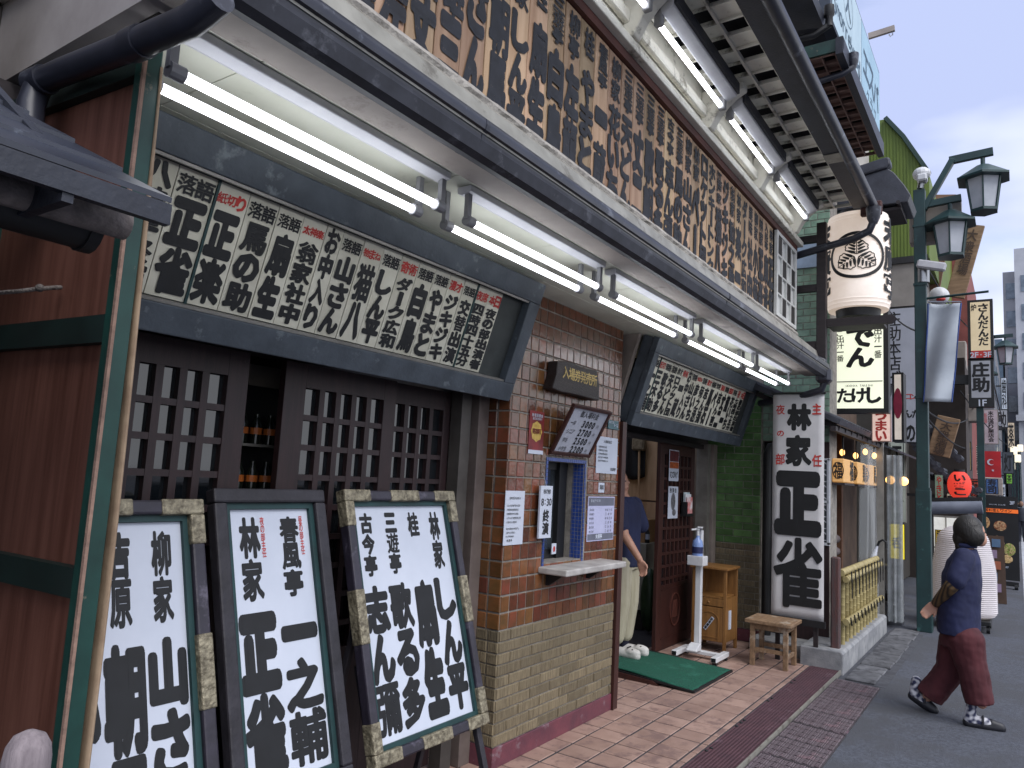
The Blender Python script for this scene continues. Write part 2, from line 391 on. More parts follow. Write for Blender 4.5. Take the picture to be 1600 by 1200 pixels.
# ---------------------------------------------------------------- ground
GZ = -.035
g = MB(); g.add([(-30, -60, GZ), (400, -60, GZ), (400, 60, GZ), (-30, 60, GZ)], [(0, 1, 2, 3)]); tag(g.build('road', ASPH), kind='structure')
ln = MB().add([(8, -.13, GZ+.004), (70, -.13, GZ+.004), (70, -.03, GZ+.004), (8, -.03, GZ+.004)], [(0, 1, 2, 3)])
tag(ln.build('road_marking', mat('road_paint', '#b9bcc2', .7, '#9699a0', 12, wear='#6b6e75', wscale=12, wpos=.6)), kind='structure')
pf = MB().box(-1, 8.6, 1.665, 4.2, -.05, -.005).build('porch_floor', FGROUT); tag(pf, kind='structure')
TA, TB = .1939, .2053
tile_cache = {}
def tile_mesh(w_, h_, t_, c_, m_):
    k = (round(w_, 3), round(h_, 3), t_, m_.name)
    if k not in tile_cache:
        mb = MB()
        z = t_; vs = [(0, 0, 0), (w_, 0, 0), (w_, h_, 0), (0, h_, 0), (0, 0, z-c_), (w_, 0, z-c_), (w_, h_, z-c_), (0, h_, z-c_),
                      (c_, c_, z), (w_-c_, c_, z), (w_-c_, h_-c_, z), (c_, h_-c_, z)]
        fs = [(0, 1, 5, 4), (1, 2, 6, 5), (2, 3, 7, 6), (3, 0, 4, 7), (4, 5, 9, 8), (5, 6, 10, 9), (6, 7, 11, 10), (7, 4, 8, 11), (8, 9, 10, 11)]
        m = bpy.data.meshes.new('piece'); m.from_pydata(vs, [], fs); m.materials.append(m_); tile_cache[k] = m
    return tile_cache[k]
counts = {}
def tiles(parent, name, M, W, H, tw, th, gap, t_, material, skips=(), bond=0, u0=0, v0=0, c_=.004, limit=300, jit=.0012):
    rest = MB(); j = 0; v = v0
    while v < H-1e-4:
        u = u0 - (tw*bond if j % 2 else 0)
        while u < W-1e-4:
            pcs = [(max(u, 0), min(u+tw, W), max(v, 0), min(v+th, H))]
            for (a, b, c, d) in skips:
                nw = []
                for (p, q, r, s) in pcs:
                    if q <= a or p >= b or s <= c or r >= d: nw.append((p, q, r, s)); continue
                    if p < a: nw.append((p, a, r, s))
                    if q > b: nw.append((b, q, r, s))
                    if r < c: nw.append((max(p, a), min(q, b), r, c))
                    if s > d: nw.append((max(p, a), min(q, b), d, s))
                pcs = nw
            for (p, q, r, s) in pcs:
                ww, hh = q-p-gap, s-r-gap
                if ww < .012 or hh < .012: continue
                me = tile_mesh(ww, hh, t_, c_, material)
                L = M @ Matrix.Translation((p+gap/2, r+gap/2, random.uniform(-jit, jit))) @ Matrix.Rotation(random.uniform(-.008, .008), 4, 'X') @ Matrix.Rotation(random.uniform(-.008, .008), 4, 'Y')
                if counts.get(name, 0) < limit: inst(me, name, parent, L); counts[name] = counts.get(name, 0)+1
                else: rest.add([L @ x.co for x in me.vertices], [tuple(f.vertices) for f in me.polygons])
            u += tw
        v += th; j += 1
    if rest.v: tag(rest.build(name+'_field', material, parent), kind='stuff')
# porch tiles, X from 3.0 to 8.2
tiles(pf, 'floor_tile', frameM((5.0302-TA*11, 1.668, -.006), (1, 0, 0), (0, 1, 0)), TA*11+8.2-5.0302, 1.42, TA, TB, .014, .006, FTILE, v0=1.719-1.668-TB, c_=.003, jit=.0006)
# drainage gutter stones in front of the restaurant kerb
gs = MB().box(7.42, 10.6, 1.0, 1.36, GZ-.02, GZ+.003).build('street_gutter', mat('gutter_bed', '#4e5056', .9, '#3b3c42', 8, bump=.6, bscale=50)); tag(gs, kind='structure')
xx = 7.45
while xx < 10.5:
    L_ = random.uniform(.28, .42); b = MB().box(xx, xx+L_-.02, 1.06+random.uniform(-.02, .03), 1.33, GZ, GZ+.012+random.uniform(0, .012), c=.008); b.build('gutter_stone', mat('gutter_concrete', '#66676b', .9, '#4c4d51', 9, bump=.7, bscale=40, rnd=.2, wear='#3d3e42', wscale=7, wpos=.55), gs); xx += L_
# ---------------------------------------------------------------- ribbed mat and ramp plates
t = thing('rubber_mat', 'long purple ribbed rubber strip along the edge of the tiled porch', 'rubber mat')
MB().box(2.2, 7.6, 1.405, 1.66, -.03, .004, c=.004).build('mat_strip', PURP, t)
MB().box(2.2, 7.6, 1.392, 1.4045, -.03, .010).build('edge_strip', FLASH, t)
for px, py in ((1240, 1062), (1235, 1066), (1209, 1091), (1203, 1095), (1165, 1125), (1161, 1129), (1112, 1168), (1104, 1172), (1152, 1134)):
    q = P(px, py, Z=.01); MB().lathe([(.012, 0), (.012, .006), (.006, .01)], (q.x, 1.638+random.uniform(-.006, .006), .003), 8).build('bolt', BLKP, t)
pm = MB().prism([(1.03, -.033), (1.388, -.033), (1.388, -.012), (1.03, -.028)], 0, .392).mesh('plate'); pm.materials.append(PLATE)
tr = MB()
def slopez(y): return -.028+(y-1.03)/(1.388-1.03)*.016
for r_ in range(4):
    for c_ in range(5):
        y0 = 1.042+c_*.0685; x0 = .012+r_*.094; z = slopez(y0+.03)
        for (a, b) in (((0, 0), (.08, 0)), ((0, .056), (.08, .056))):
            tr.bar((x0+a[0], y0+a[1], z+.003), (x0+b[0], y0+b[1], z+.003), .006, .008)
        for k in range(3):
            xa = x0+.004+k*.026
            tr.bar((xa, y0+.008, z+.003), (xa+.02, y0+.048, z+.003), .006, .009); tr.bar((xa+.02, y0+.008, z+.003), (xa, y0+.048, z+.003), .006, .008)
trm = tr.mesh('tread'); trm.materials.append(PLATE2)
for k in range(9):
    x0 = 7.36-.396*(k+1)
    nm = ['at the far end beside the concrete kerb', 'second from the concrete kerb', 'third from the concrete kerb', 'fourth from the concrete kerb', 'fifth from the concrete kerb', 'sixth from the concrete kerb', 'seventh from the concrete kerb', 'eighth from the concrete kerb', 'nearest the camera'][k]
    t = thing('ramp_plate', 'worn grey patterned kerb ramp plate ' + nm, 'ramp plate', 'kerb ramp plates', (x0, 0, random.uniform(-.002, .002)))
    inst(pm, 'plate', t, Vector((0, 0, 0))); o = inst(trm, 'tread_pattern', t, Vector((0, 0, 0)))
# ---------------------------------------------------------------- THEATRE
th = thing('theatre_building', 'old theatre front with tiled ticket booth, lit eaves and rows of name boards', 'building')
Yf = 2.472
# ticket booth block
bw = MB().box(3.575, 5.03, Yf+.004, 2.98, 0, 2.79)
WX0, WX1, WZ0, WZ1 = 4.02, 4.50, 1.10, 1.74        # ticket window
booth = MB()
booth.box(3.575, WX0, Yf, 2.98, 0, 2.79).box(WX1, 5.03, Yf, 2.98, 0, 2.79).box(WX0, WX1, Yf, 2.98, 0, WZ0).box(WX0, WX1, Yf, 2.98, WZ1, 2.79).box(WX0, WX1, 2.75, 2.98, WZ0, WZ1)
booth = booth.build('ticket_booth_wall', GROUT, th)
WIN = (WX0-3.575-.028, WX1-3.575+.028, WZ0-.75, WZ1-.75+.03)
tiles(booth, 'tile', frameM((3.575, Yf, .75), (1, 0, 0), (0, 0, 1)), 5.03-3.575, 2.78-.75, .0885, .0975, .010, .007, OTILE, [WIN], limit=260)
tiles(booth, 'tile', frameM((3.575, 2.655, .75), (0, -1, 0), (0, 0, 1)), 2.655-Yf+.006, 2.78-.75, .0945, .0975, .010, .007, OTILE, limit=300)
tiles(booth, 'brick', frameM((3.575, Yf, .115), (1, 0, 0), (0, 0, 1)), 5.03-3.575, .635, .236, .0635, .007, .008, YBRICK, bond=.5)
tiles(booth, 'brick', frameM((3.575, 2.655, .115), (0, -1, 0), (0, 0, 1)), 2.655-Yf+.006, .635, .11, .0635, .007, .008, YBRICK)
MB().box(3.565, 5.03, Yf-.012, Yf+.01, 0, .112, c=.003).box(3.563, 3.58, Yf-.01, 2.655, 0, .112).build('base_course', PBASE, booth)
# ticket window: blue mosaic reveal, sliding glass, frame
BLUE = mat('blue_mosaic', '#2b468c', .3, '#223972', 30, rnd=.15)
def mosaic(M, W, H):
    s = .0255; mb = MB(); n = 0
    u = 0
    while u < W-.005:
        v = 0
        while v < H-.005:
            mb.box(u+.0015, min(u+s, W)-.0015, v+.0015, min(v+s, H)-.0015, 0, .004, M, c=.001); v += s
        u += s
    tag(mb.build('mosaic_tiles', BLUE, booth), kind='stuff')
mosaic(frameM((WX0-.026, Yf-.004, WZ0-.02), (1, 0, 0), (0, 0, 1)), .026, WZ1-WZ0+.046)
mosaic(frameM((WX1, Yf-.004, WZ0-.02), (1, 0, 0), (0, 0, 1)), .026, WZ1-WZ0+.046)
mosaic(frameM((WX0, Yf-.004, WZ1), (1, 0, 0), (0, 0, 1)), WX1-WX0, .026)
mosaic(frameM((WX1-.002, Yf, WZ0), (0, 1, 0), (0, 0, 1)), .085, WZ1-WZ0)
fr = MB().box(WX0, WX1, 2.60, 2.66, WZ1-.05, WZ1).box(WX0, WX0+.03, 2.60, 2.66, WZ0, WZ1).box(WX1-.14, WX1-.04, 2.58, 2.64, WZ0, WZ1).box(WX0+.03, WX1-.14, 2.60, 2.64, WZ0, WZ0+.06).each('window_frame', BLKP, booth)
MB().box(WX0+.03, WX1-.14, 2.617, 2.622, WZ0+.06, WZ1-.05).build('glass_pane', mat('ticket_glass', '#3a4147', .05, '#2c3136', 3, spec=1, coat=1), booth)
MB().box(WX0+.1, WX0+.105, 2.60, 2.617, WZ0+.06, WZ1-.05).build('window_frame', ALU, booth)
# counter slab with brackets
cs = MB().box(3.96, 4.79, Yf-.21, Yf-.002, 1.045, 1.085).build('counter_slab', mat('worn_laminate', '#b7b4b0', .5, '#94908d', 9, bump=.1), booth, bevel=.008)
for x in (4.05, 4.58): MB().prism([(Yf-.14, 1.043), (Yf-.004, 1.043), (Yf-.004, .965), (Yf-.03, .965)], x, x+.03).build('bracket', BLKP, booth)
# soffit panels, fascia strip, gutter, flashing
sfx = [.97, 1.2, 2.1, 3.0, 3.9, 4.8, 5.7, 6.6, 7.6]
for a, b in zip(sfx, sfx[1:]):
    for (y0, y1) in ((1.735, 2.28), (2.284, 3.02)):
        MB().box(a+.002, b-.002, y0, y1, 2.78, 2.80).build('soffit_panel', SOFF, th)
MB().box(.86, 7.62, 1.61, 1.731, 2.765, 2.80).build('fascia', FASC, th)
GP = [(1.612, 2.764), (1.545, 2.735), (1.515, 2.745), (1.50, 2.785), (1.496, 2.812), (1.482, 2.816), (1.478, 2.835), (1.482, 2.855), (1.490, 2.862), (1.50, 2.85), (1.60, 2.85), (1.612, 2.86)]
gt = MB().prism(GP, .80, 7.50).build('gutter', GUTT, th, smooth=True)
MB().prism([(1.61, 2.762), (1.543, 2.732), (1.513, 2.742), (1.4985, 2.783), (1.4985, 2.80), (1.61, 2.80)], .81, 7.49).build('gutter_underside', GUTT2, th)
MB().box(.80, 7.502, 1.4925, 1.4985, 2.805, 2.818).build('gutter_lip', FLASH, th)
x = .4
for x in (1.9, 4.5, 6.4): MB().prism([(p_[0]-.002*(p_[0] < 1.55), p_[1]-.002) for p_ in GP], x, x+.02).build('gutter_joint', GUTT2, th)
MB().prism([(1.56, 2.87), (1.60, 3.0), (1.775, 3.155), (1.79, 3.15), (1.62, 2.98), (1.60, 2.865)], .8, 7.5).build('flashing', FLASH, th)
mr = MB()
n = 160
def mfn(u, v):
    x = .8+6.65*u; a = [(1.765, 3.14), (1.755, 3.16), (1.77, 3.185), (1.80, 3.19)][int(round(v*3))]
    k = mnoise.noise(Vector((x*9, v*3, 0)))*.012
    return (x, a[0]+k*.6, a[1]+k)
mr.sheet(mfn, n, 3); mr.build('mortar_bead', MORT, th)
# upper wall behind the name boards, beam above, upper soffit
MB().box(.93, 7.5, 1.835, 2.1, 2.8, 5.0).build('upper_wall', DWALL, th)
MB().box(.93, 7.46, 1.775, 1.83, 4.005, 4.06).build('red_rail', RAIL, th)
MB().box(.93, 7.52, 1.73, 1.834, 4.062, 4.115).build('white_beam', WWOOD, th, bevel=.006)
MB().box(.93, 7.5, 1.80, 1.834, 4.115, 4.46).build('frieze_board', WWOOD, th)
MB().box(.93, 7.5, 1.755, 1.80, 4.22, 4.30).build('frieze_moulding', WWOOD, th, bevel=.015)
BRX = (1.1, 2.32, 3.56, 4.82, 6.06, 7.28)
bp = [(1.80, 4.13), (1.80, 4.42), (1.50, 4.42), (1.50, 4.375), (1.56, 4.345), (1.62, 4.30), (1.68, 4.23), (1.73, 4.14)]
for bx in BRX: MB().prism(bp, bx-.045, bx+.045).build('bracket', WWOOD, th, bevel=.008)
# checkered lattice soffit of the upper eave
LZ = 4.43
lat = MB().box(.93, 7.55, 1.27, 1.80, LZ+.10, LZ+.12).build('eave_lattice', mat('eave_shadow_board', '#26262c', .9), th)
LY = [1.282, 1.445, 1.608, 1.771]
for y in LY: MB().box(.93, 7.55, y-.008, y+.008, LZ, LZ+.032).build('slat', WWOOD, lat)
lpx = .165; nx = int((7.55-1.2)/lpx)
csl = MB().box(-.007, .007, LY[0]+.009, LY[-1]-.009, LZ+.002, LZ+.030).mesh('slat'); csl.materials.append(WWOOD)
cpn = MB().box(.008, lpx-.008, .0, LY[1]-LY[0]-.018, LZ+.020, LZ+.028).mesh('cell'); cpn.materials.append(WWOOD)
for i in range(nx+1):
    xq = 7.545-i*lpx; inst(csl, 'slat', lat, Vector((xq, 0, 0)))
    for j in range(3):
        if (i+j) % 2 and i < nx: inst(cpn, 'cell_panel', lat, Vector((xq-lpx, LY[j]+.009, 0)))
MB().box(.93, 7.55, 1.15, 1.272, 4.40, 4.45).build('eave_beam', NAVYW, th)
MB().box(6.18, 6.36, 1.14, 1.275, 4.392, 4.3985).build('beam_sleeve', FLASH, th)
rf = MB().prism([(1.10, 4.475), (2.2, 4.95), (2.2, 5.02), (1.09, 4.51)], .93, 7.6).build('upper_roof', mat('roof_metal', '#3a3c44', .5, '#2d2e35', 5), th)
gc = [(1.105+.048*math.cos(R(a)), 4.42+.055*math.sin(R(a))) for a in range(180, 361, 20)]
gc2 = [(1.105+.040*math.cos(R(a)), 4.42+.047*math.sin(R(a))) for a in range(360, 179, -20)]
MB().prism(gc+gc2, .93, 7.62).build('upper_gutter', GUTT, th, smooth=True)
MB().box(7.60, 7.66, 1.03, 1.22, 4.335, 4.47, c=.01).build('gutter_end', mat('rusty_end_board', '#5b3a36', .8, '#3f2a28', 20, bump=.5), th)
MB().tube([(7.52, 1.09, 4.36), (7.52, 1.09, 4.24), (7.53, 1.13, 4.15), (7.56, 1.27, 4.10), (7.60, 1.86, 4.0)], .037, 12).build('downpipe', GUTT, th, smooth=True)
MB().lathe([(.07, .1), (.06, 0), (.035, -.06)], (7.52, 1.09, 4.27), 12).build('hopper', GUTT, th, smooth=True)
# lower gutter outlet at the right end
MB().tube([(7.5, 1.9, 2.98), (7.56, 1.62, 2.93), (7.56, 1.545, 2.90), (7.56, 1.54, 2.84)], .035, 12).build('downpipe', GUTT, th, smooth=True)
MB().box(7.49, 7.63, 1.47, 1.61, 2.68, 2.84, c=.03).build('hopper', GUTT, th)
MB().tube([(7.56, 1.54, 2.70), (7.56, 1.56, 2.62), (7.62, 1.75, 2.57), (7.9, 2.25, 2.53)], .035, 12).build('downpipe', GUTT, th, smooth=True)
# ---- left bay: jambs, lattice doors, dark interior
MB().box(3.465, 3.565, 2.62, 2.70, 0, 2.16).build('jamb', mat('dull_post_paint', '#6d625d', .6, '#574d49', 6), th, bevel=.004)
MB().box(3.35, 3.44, 2.66, 2.74, 0, 2.13).build('jamb', mat('dull_alu', '#5d5955', .5, '#4c4845', 6, metal=.3), th)
MB().box(.4, 3.57, 2.60, 2.95, 2.13, 2.79).build('lintel', DWOOD, th)
MB().box(.4, 3.44, 2.63, 2.69, 2.105, 2.13).build('door_track', mat('track_grey', '#5e5a58', .5, metal=.4), th)
MB().box(.2, 3.6, 4.1, 4.2, 0, 2.8).box(.2, .3, 2.7, 4.1, 0, 2.8).box(3.6, 5.0, 2.99, 3.05, 0, 2.8).box(.2, 3.57, 2.96, 4.1, 2.5, 2.6).each('interior_wall', DWALL, th)
def lattice_door(x0, x1, name, label, stl=.10, str_=.10, Y=2.70, z0=.02, z1=2.10, pit=.1, pz=.137, top=1.99, low=.78, m=DOORB, glass=True, par=None):
    d = empty(name); d.parent = par or th
    MB().box(x0, x0+stl, Y, Y+.04, z0, z1).box(x1-str_, x1, Y, Y+.04, z0, z1).each('stile', m, d, bevel=.003)
    MB().box(x0+stl, x1-str_, Y+.001, Y+.039, top, z1).box(x0+stl, x1-str_, Y+.001, Y+.039, z0, low).each('rail', m, d)
    n = max(1, round((x1-str_-x0-stl)/pit)); pw = (x1-str_-x0-stl)/n
    for i in range(1, n): MB().box(x0+stl+i*pw-.016, x0+stl+i*pw+.016, Y+.003, Y+.03, low, top).build('bar', m, d)
    k = 0; z = top-pz
    while z > low+.03:
        MB().box(x0+stl, x1-str_, Y+.0045, Y+.028, z-.013, z+.013).build('bar', m, d); z -= pz
    if glass: MB().box(x0+stl-.01, x1-str_+.01, Y+.031, Y+.036, low-.01, top+.01).build('glass_pane', GLASS, d)
    return d
lattice_door(.95, 1.93, 'lattice_door', '')
lattice_door(2.12, 2.84, 'lattice_door', '', stl=.12, str_=.09)
lattice_door(2.845, 3.35, 'lattice_door', '', stl=.03, str_=.06, Y=2.745)
# ---- entrance: walls, lintel, green tiled side wall
MB().box(5.0, 8.24, 2.92, 3.0, 2.08, 2.79).build('entrance_lintel', DWALL, th)
MB().box(5.03, 8.24, 2.88, 2.93, 2.03, 2.08).build('entrance_rail', DWOOD, th, bevel=.004)
MB().prism([(2.40, 2.778), (2.92, 2.778), (2.92, 2.09), (2.60, 2.09)], 5.16, 5.215).build('end_board', BEIGEP, th)
MB().box(5.033, 5.10, 2.445, 2.60, 0, 2.08).build('jamb', DOORR, th)
MB().box(7.98, 8.07, 2.83, 2.96, 0, 2.09).build('jamb', ALU, th); MB().box(8.08, 8.20, 2.80, 2.96, 0, 2.09).build('jamb', BEIGEP, th, bevel=.004)
MB().box(5.0, 8.4, 4.6, 4.7, 0, 2.8).box(8.3, 8.4, 3.0, 4.6, 0, 2.8).box(5.0, 5.05, 3.06, 4.6, 0, 2.8).box(5.0, 8.4, 3.01, 3.35, 2.6, 2.7).each('foyer_wall', mat('foyer_plaster', '#9a8a78', .8, '#857565', 3), th)  # ceiling stops short, leaving an added opening for sky light into the foyer
gw = MB().box(8.225, 8.6, 2.31, 3.0, 0, 2.79).box(8.235, 8.6, 1.62, 2.31, 2.15, 5.2).box(8.235, 8.6, 1.62, 1.97, 0, 2.15).box(8.225, 8.6, 2.31, 2.9, 2.79, 5.2).build('side_wall', GROUT, th)
tiles(gw, 'green_tile', frameM((8.225, 2.92, 1.02), (0, -1, 0), (0, 0, 1)), .60, 1.76, .205, .076, .007, .008, GTILE, bond=.5)
tiles(gw, 'brick', frameM((8.225, 2.92, .13), (0, -1, 0), (0, 0, 1)), .60, .89, .22, .0635, .007, .008, YBRICK, bond=.5)
MB().box(8.21, 8.23, 2.31, 2.92, 0, .125).build('base_course', PBASE, gw)
tiles(gw, 'green_tile', frameM((8.235, 2.31, 2.15), (0, -1, 0), (0, 0, 1)), .69, 3.0, .14, .076, .007, .006, GTILE2, skips=[(.06, .34, .75, 1.75)], bond=.5, limit=280)
MB().box(8.215, 8.235, 1.97, 2.25, 2.9, 3.9).build('side_window', mat('side_window_frame', '#3a4550', .5), gw)
MB().box(8.212, 8.2145, 1.99, 2.10, 2.93, 3.87).each('glass_pane', GLASS, gw); MB().box(8.212, 8.2145, 2.12, 2.23, 2.93, 3.87).each('glass_pane', GLASS, gw)
MB().box(8.2, 8.235, 1.62, 2.3, 4.05, 4.35).build('side_panel', mat('side_panel_blue', '#8ea0b5', .4), gw)
MB().tube([(8.12, 2.22, 0), (8.12, 2.22, 2.0), (8.14, 2.2, 2.08), (8.18, 2.1, 2.1), (8.2, 1.9, 2.1)], .05, 12).build('downpipe', BLKP, th, smooth=True)
MB().box(8.215, 8.234, 1.62, 1.97, 0, 2.15).build('timber_lining', DOORB, th)
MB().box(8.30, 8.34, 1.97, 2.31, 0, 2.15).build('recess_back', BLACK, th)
# ---------------------------------------------------------------- fluorescent fittings under the lower soffit
def low_light(x0, x1, label):
    t = thing('fluorescent_light', label, 'light', 'twin tube lights under the lower eave')
    MB().prism([(1.765, 2.752), (1.81, 2.742), (1.835, 2.752), (1.835, 2.779), (1.765, 2.779)], x0-.02, x1+.02).build('housing', LAMPW, t, bevel=.004)
    for y in (1.79, 1.905):
        MB().tube([(x0+.03, y, 2.64), (x1-.03, y, 2.64)], .0145, 12).build('tube', TUBE, t, smooth=True)
        for xa, sgn in ((x0, 1), (x1, -1)):
            MB().tube([(xa-.008*sgn, y, 2.64), (xa+.035*sgn, y, 2.64)], .022, 12).box(xa-.012, xa+.012, y-.01, y+.01, 2.645, 2.779).build('lamp_holder', SOCK, t)
for a, b, l in ((.99, 2.12, 'nearest twin tube light, above the left programme board'), (2.29, 3.46, 'second twin tube light, above the right end of the left programme board'),
             (3.62, 4.84, 'third twin tube light, above the orange tiled ticket booth'), (5.02, 6.28, 'fourth twin tube light, above the entrance programme board'), (6.40, 7.48, 'last twin tube light, at the far end of the lower eave')):
    low_light(a*.966, b*.966, l)
def up_light(x0, x1, label):
    t = thing('fluorescent_light', label, 'light', 'single tube lights under the upper eave')
    MB().prism([(1.54, 4.31), (1.61, 4.285), (1.625, 4.33), (1.62, 4.36), (1.54, 4.36)], x0, x1).build('housing', LAMPW, t, bevel=.004)
    MB().box(x0, x1, 1.522, 1.538, 4.325, 4.40).build('side_rail', NAVYW, t)
    MB().tube([(x0+.05, 1.64, 4.25), (x1-.05, 1.64, 4.25)], .0165, 12).build('tube', TUBE2, t, smooth=True)
    for xa in (x0+.02, x1-.02): MB().box(xa-.02, xa+.02, 1.61, 1.66, 4.225, 4.32, c=.006).build('lamp_holder', SOCK, t)
    MB().box(x0+.2, x0+.24, 1.55, 1.60, 4.361, 4.43).box(x1-.24, x1-.2, 1.55, 1.60, 4.361, 4.43).each('hanger', LAMPW, t)
for a, b, l in ((1.15, 2.27, 'single tube light under the upper eave, nearest the camera'), (2.38, 3.5, 'single tube light at the top edge of the picture under the upper eave'), (3.62, 4.76, 'longest looking single tube light above the wooden name planks'),
             (4.88, 6.0, 'single tube light between two white brackets, second from the paper lantern'), (6.12, 7.22, 'single tube light under the upper eave next to the paper lantern')):
    if b > 2.3: up_light(a, b, l)
# ---------------------------------------------------------------- rack of wooden name planks
rk = thing('name_board_rack', 'long row of brown wooden planks with brush lettered performer names', 'name board')
names = ['柳家 小団治', '入船亭 扇橋', '柳家 権太楼', '古今亭 志ん橋', '橘家 文左', '三遊亭 圓丈', '金原亭 雄三', '柳家 さん', '吉原 朝馬', '林家 しん平', '桂 扇生', '三遊亭 白鳥', '柳亭 左龍', '桂 やまと', '春風亭 一蔵', '柳家 花いち', '三遊亭 天どん', '三遊亭 丈二', '三遊亭 歌朝', '三遊亭 歌る多', '古今亭 志ん彌', '三遊亭 馬の助', '柳家 山さん', '林家 ペー', 'ロケット団', 'ホンキートンク', '江戸家 猫八', 'ジキジキ', '翁家 勧之助', '林家 楽一', 'ダーク広和', '鏡味 社中', '柳家 小菊', '林家 正楽', '入船亭 扇遊', '林家 正雀']
PW = .157; PX1 = 6.665
for i, nm in enumerate(reversed(names)):
    x1 = PX1-i*PW; x0 = x1-PW
    if x0 < .85: break
    pl = MB().box(x0+.003, x1-.003, 1.80+random.uniform(-.003, .003), 1.834, 3.175+random.uniform(-.006, .004), 4.0, c=.003).build('name_plank', PLANK, rk)
    pts = nm.split(' ')
    it = []
    if len(pts) == 2:
        fh = .25 if len(pts[0]) > 1 else .16
        it.append((pts[0], x0+.032, 3.975, PW-.05, fh, .05)); it.append((pts[1], x0+.014, 3.70-(.0 if fh > .2 else -.05), PW-.012, .56, .078 if len(pts[1]) < 3 else .07))
    else: it.append((nm, x0+.018, 3.97, PW-.026, .82, .065))
    text_obj([(a, b-x0, c-3.145, d, e, f) for a, b, c, d, e, f in it], INKW, pl, frameM((x0, 1.7955, 3.145), (1, 0, 0), (0, 0, 1)))
# white checkered ventilation panel at the right end
ck = thing('checkered_panel', 'white framed checkered grille at the right end of the name planks', 'grille')
cx0, cx1, cz0, cz1 = 6.70, 7.42, 3.20, 4.0
MB().box(cx0, cx1, 1.80, 1.834, cz0, cz1).build('backing', BLACK, ck)
fr = MB().box(cx0, cx0+.035, 1.768, 1.799, cz0, cz1).box(cx1-.035, cx1, 1.768, 1.799, cz0, cz1).box(cx0+.035, cx1-.035, 1.768, 1.799, cz0, cz0+.035).box(cx0+.035, cx1-.035, 1.768, 1.799, cz1-.035, cz1).each('frame', WPAINT, ck, bevel=.004)
cw = (cx1-cx0-.07)/4; chh = (cz1-cz0-.07)/4
for i in range(1, 4):
    MB().box(cx0+.035+i*cw-.008, cx0+.035+i*cw+.008, 1.773, 1.799, cz0+.035, cz1-.035).build('slat', WPAINT, ck)
    MB().box(cx0+.035, cx1-.035, 1.774, 1.799, cz0+.035+i*chh-.008, cz0+.035+i*chh+.008).build('slat', WPAINT, ck)
for i in range(4):
    for j in range(4):
        MB().box(cx0+.035+i*cw+.009, cx0+.035+(i+1)*cw-.009, 1.777 if (i+j) % 2 else 1.793, 1.781 if (i+j) % 2 else 1.797, cz0+.035+j*chh+.009, cz0+.035+(j+1)*chh-.009).build('cell_panel', BLKP if (i+j) % 2 else WPAINT, ck)
# ---------------------------------------------------------------- tilted programme boxes
def programme_box(x0, x1, label, strips, dividers, end_gap, sw_scale=1):
    t = thing('programme_board', label, 'signboard')
    top, bot = Vector((0, 2.27, 2.755)), Vector((0, 2.49, 2.075))
    v = (top-bot).normalized(); n = Vector((1, 0, 0)).cross(v)      # outward normal
    H = (top-bot).length; M = frameM((x0, bot.y, bot.z), (1, 0, 0), v)
    W = x1-x0
    def bx(name, u0, u1, a0, a1, d0, d1, m, bevel=.004): return MB().box(u0, u1, a0, a1, d0, d1, M).build(name, m, t, bevel=bevel)
    bx('case', .01, W-.01, .01, H-.01, -.12, -.035, BOXFR)
    bx('frame', 0, W, 0, .105, -.03, .02, BOXFR); bx('frame', 0, W, H-.12, H, -.03, .02, BOXFR)
    bx('frame', 0, .09, .106, H-.121, -.03, .02, BOXFR); bx('frame', W-.105, W, .106, H-.121, -.03, .02, BOXFR)
    bx('trim', .09, W-.105, .1065, .118, -.025, .012, ALU, 0); bx('trim', .09, W-.105, H-.133, H-.1215, -.025, .012, ALU, 0)
    bx('backing', .09, W-.105, .118, H-.133, -.034, -.028, mat('dark_backing', '#3b403f', .7, '#2c3030', 5), 0)
    hh = H-.133-.118; z0 = .118
    total = sum(s[0] for s in strips)
    u = .095; k = (W-.105-.005-u-end_gap)/total
    for wd, red, head, body in strips:
        ww = wd*k
        st = MB().box(u+.002, u+ww-.002, z0+.004, z0+hh-.004, -.027, -.024+random.uniform(0, .002), M).build('paper_strip', CPAPER, t)
        it = []; rd = []
        if head: (rd if red else it).append((head, u+.008, z0+hh-.018, ww-.016, hh*.17, .045, len(head) < 0 or False))
        if isinstance(body, tuple):
            for q, (s_, rc) in enumerate(body):
                cwid = ww/len(body)
                if isinstance(s_, str): (rd if rc else it).append((s_, u+cwid*q+.006, z0+hh-.02, cwid-.012, hh-.04, .045))
        else:
            off = .22*hh if head else .01
            it.append((body, u+.010, z0+hh-off, ww-.020, hh-off-.015, .078 if len(body) < 3 else .068))
        MM = M @ Matrix.Translation((0, 0, -.0215))
        if it: text_obj(it, INK, st, MM)
        if rd: text_obj(rd, RED, st, MM)
        u += ww
        if (wd, red, head, body) in dividers:
            MB().box(u-.004, u+.006, z0, z0+hh, -.023, -.016, M).build('divider', DGREEN, t)
    # clear cover sheet
    return t
S1 = [(1, 0, '', '八時半終演'), (1.25, 0, '落語', '正雀'), (1.1, 1, '紙切り', '正楽'), (1.1, 0, '落語', '馬の助'), (1, 0, '落語', '扇生'), (1, 1, '太神楽', '翁家社中'), (.75, 0, '', 'お中入り'), (1, 0, '落語', '山さん'), (1, 1, '物まね', '猫八'), (1, 0, '落語', 'しん平'), (1, 1, '奇術', 'ダーク広和'), (1, 0, '落語', '白鳥'), (.95, 0, '落語', 'やまと'), (.95, 1, '漫才', 'ジキジキ'), (.9, 0, '落語', '交替出演'), (.95, 1, '夜席', '四時四十五分'), (.95, 1, '本日', '夜の部出演者')]
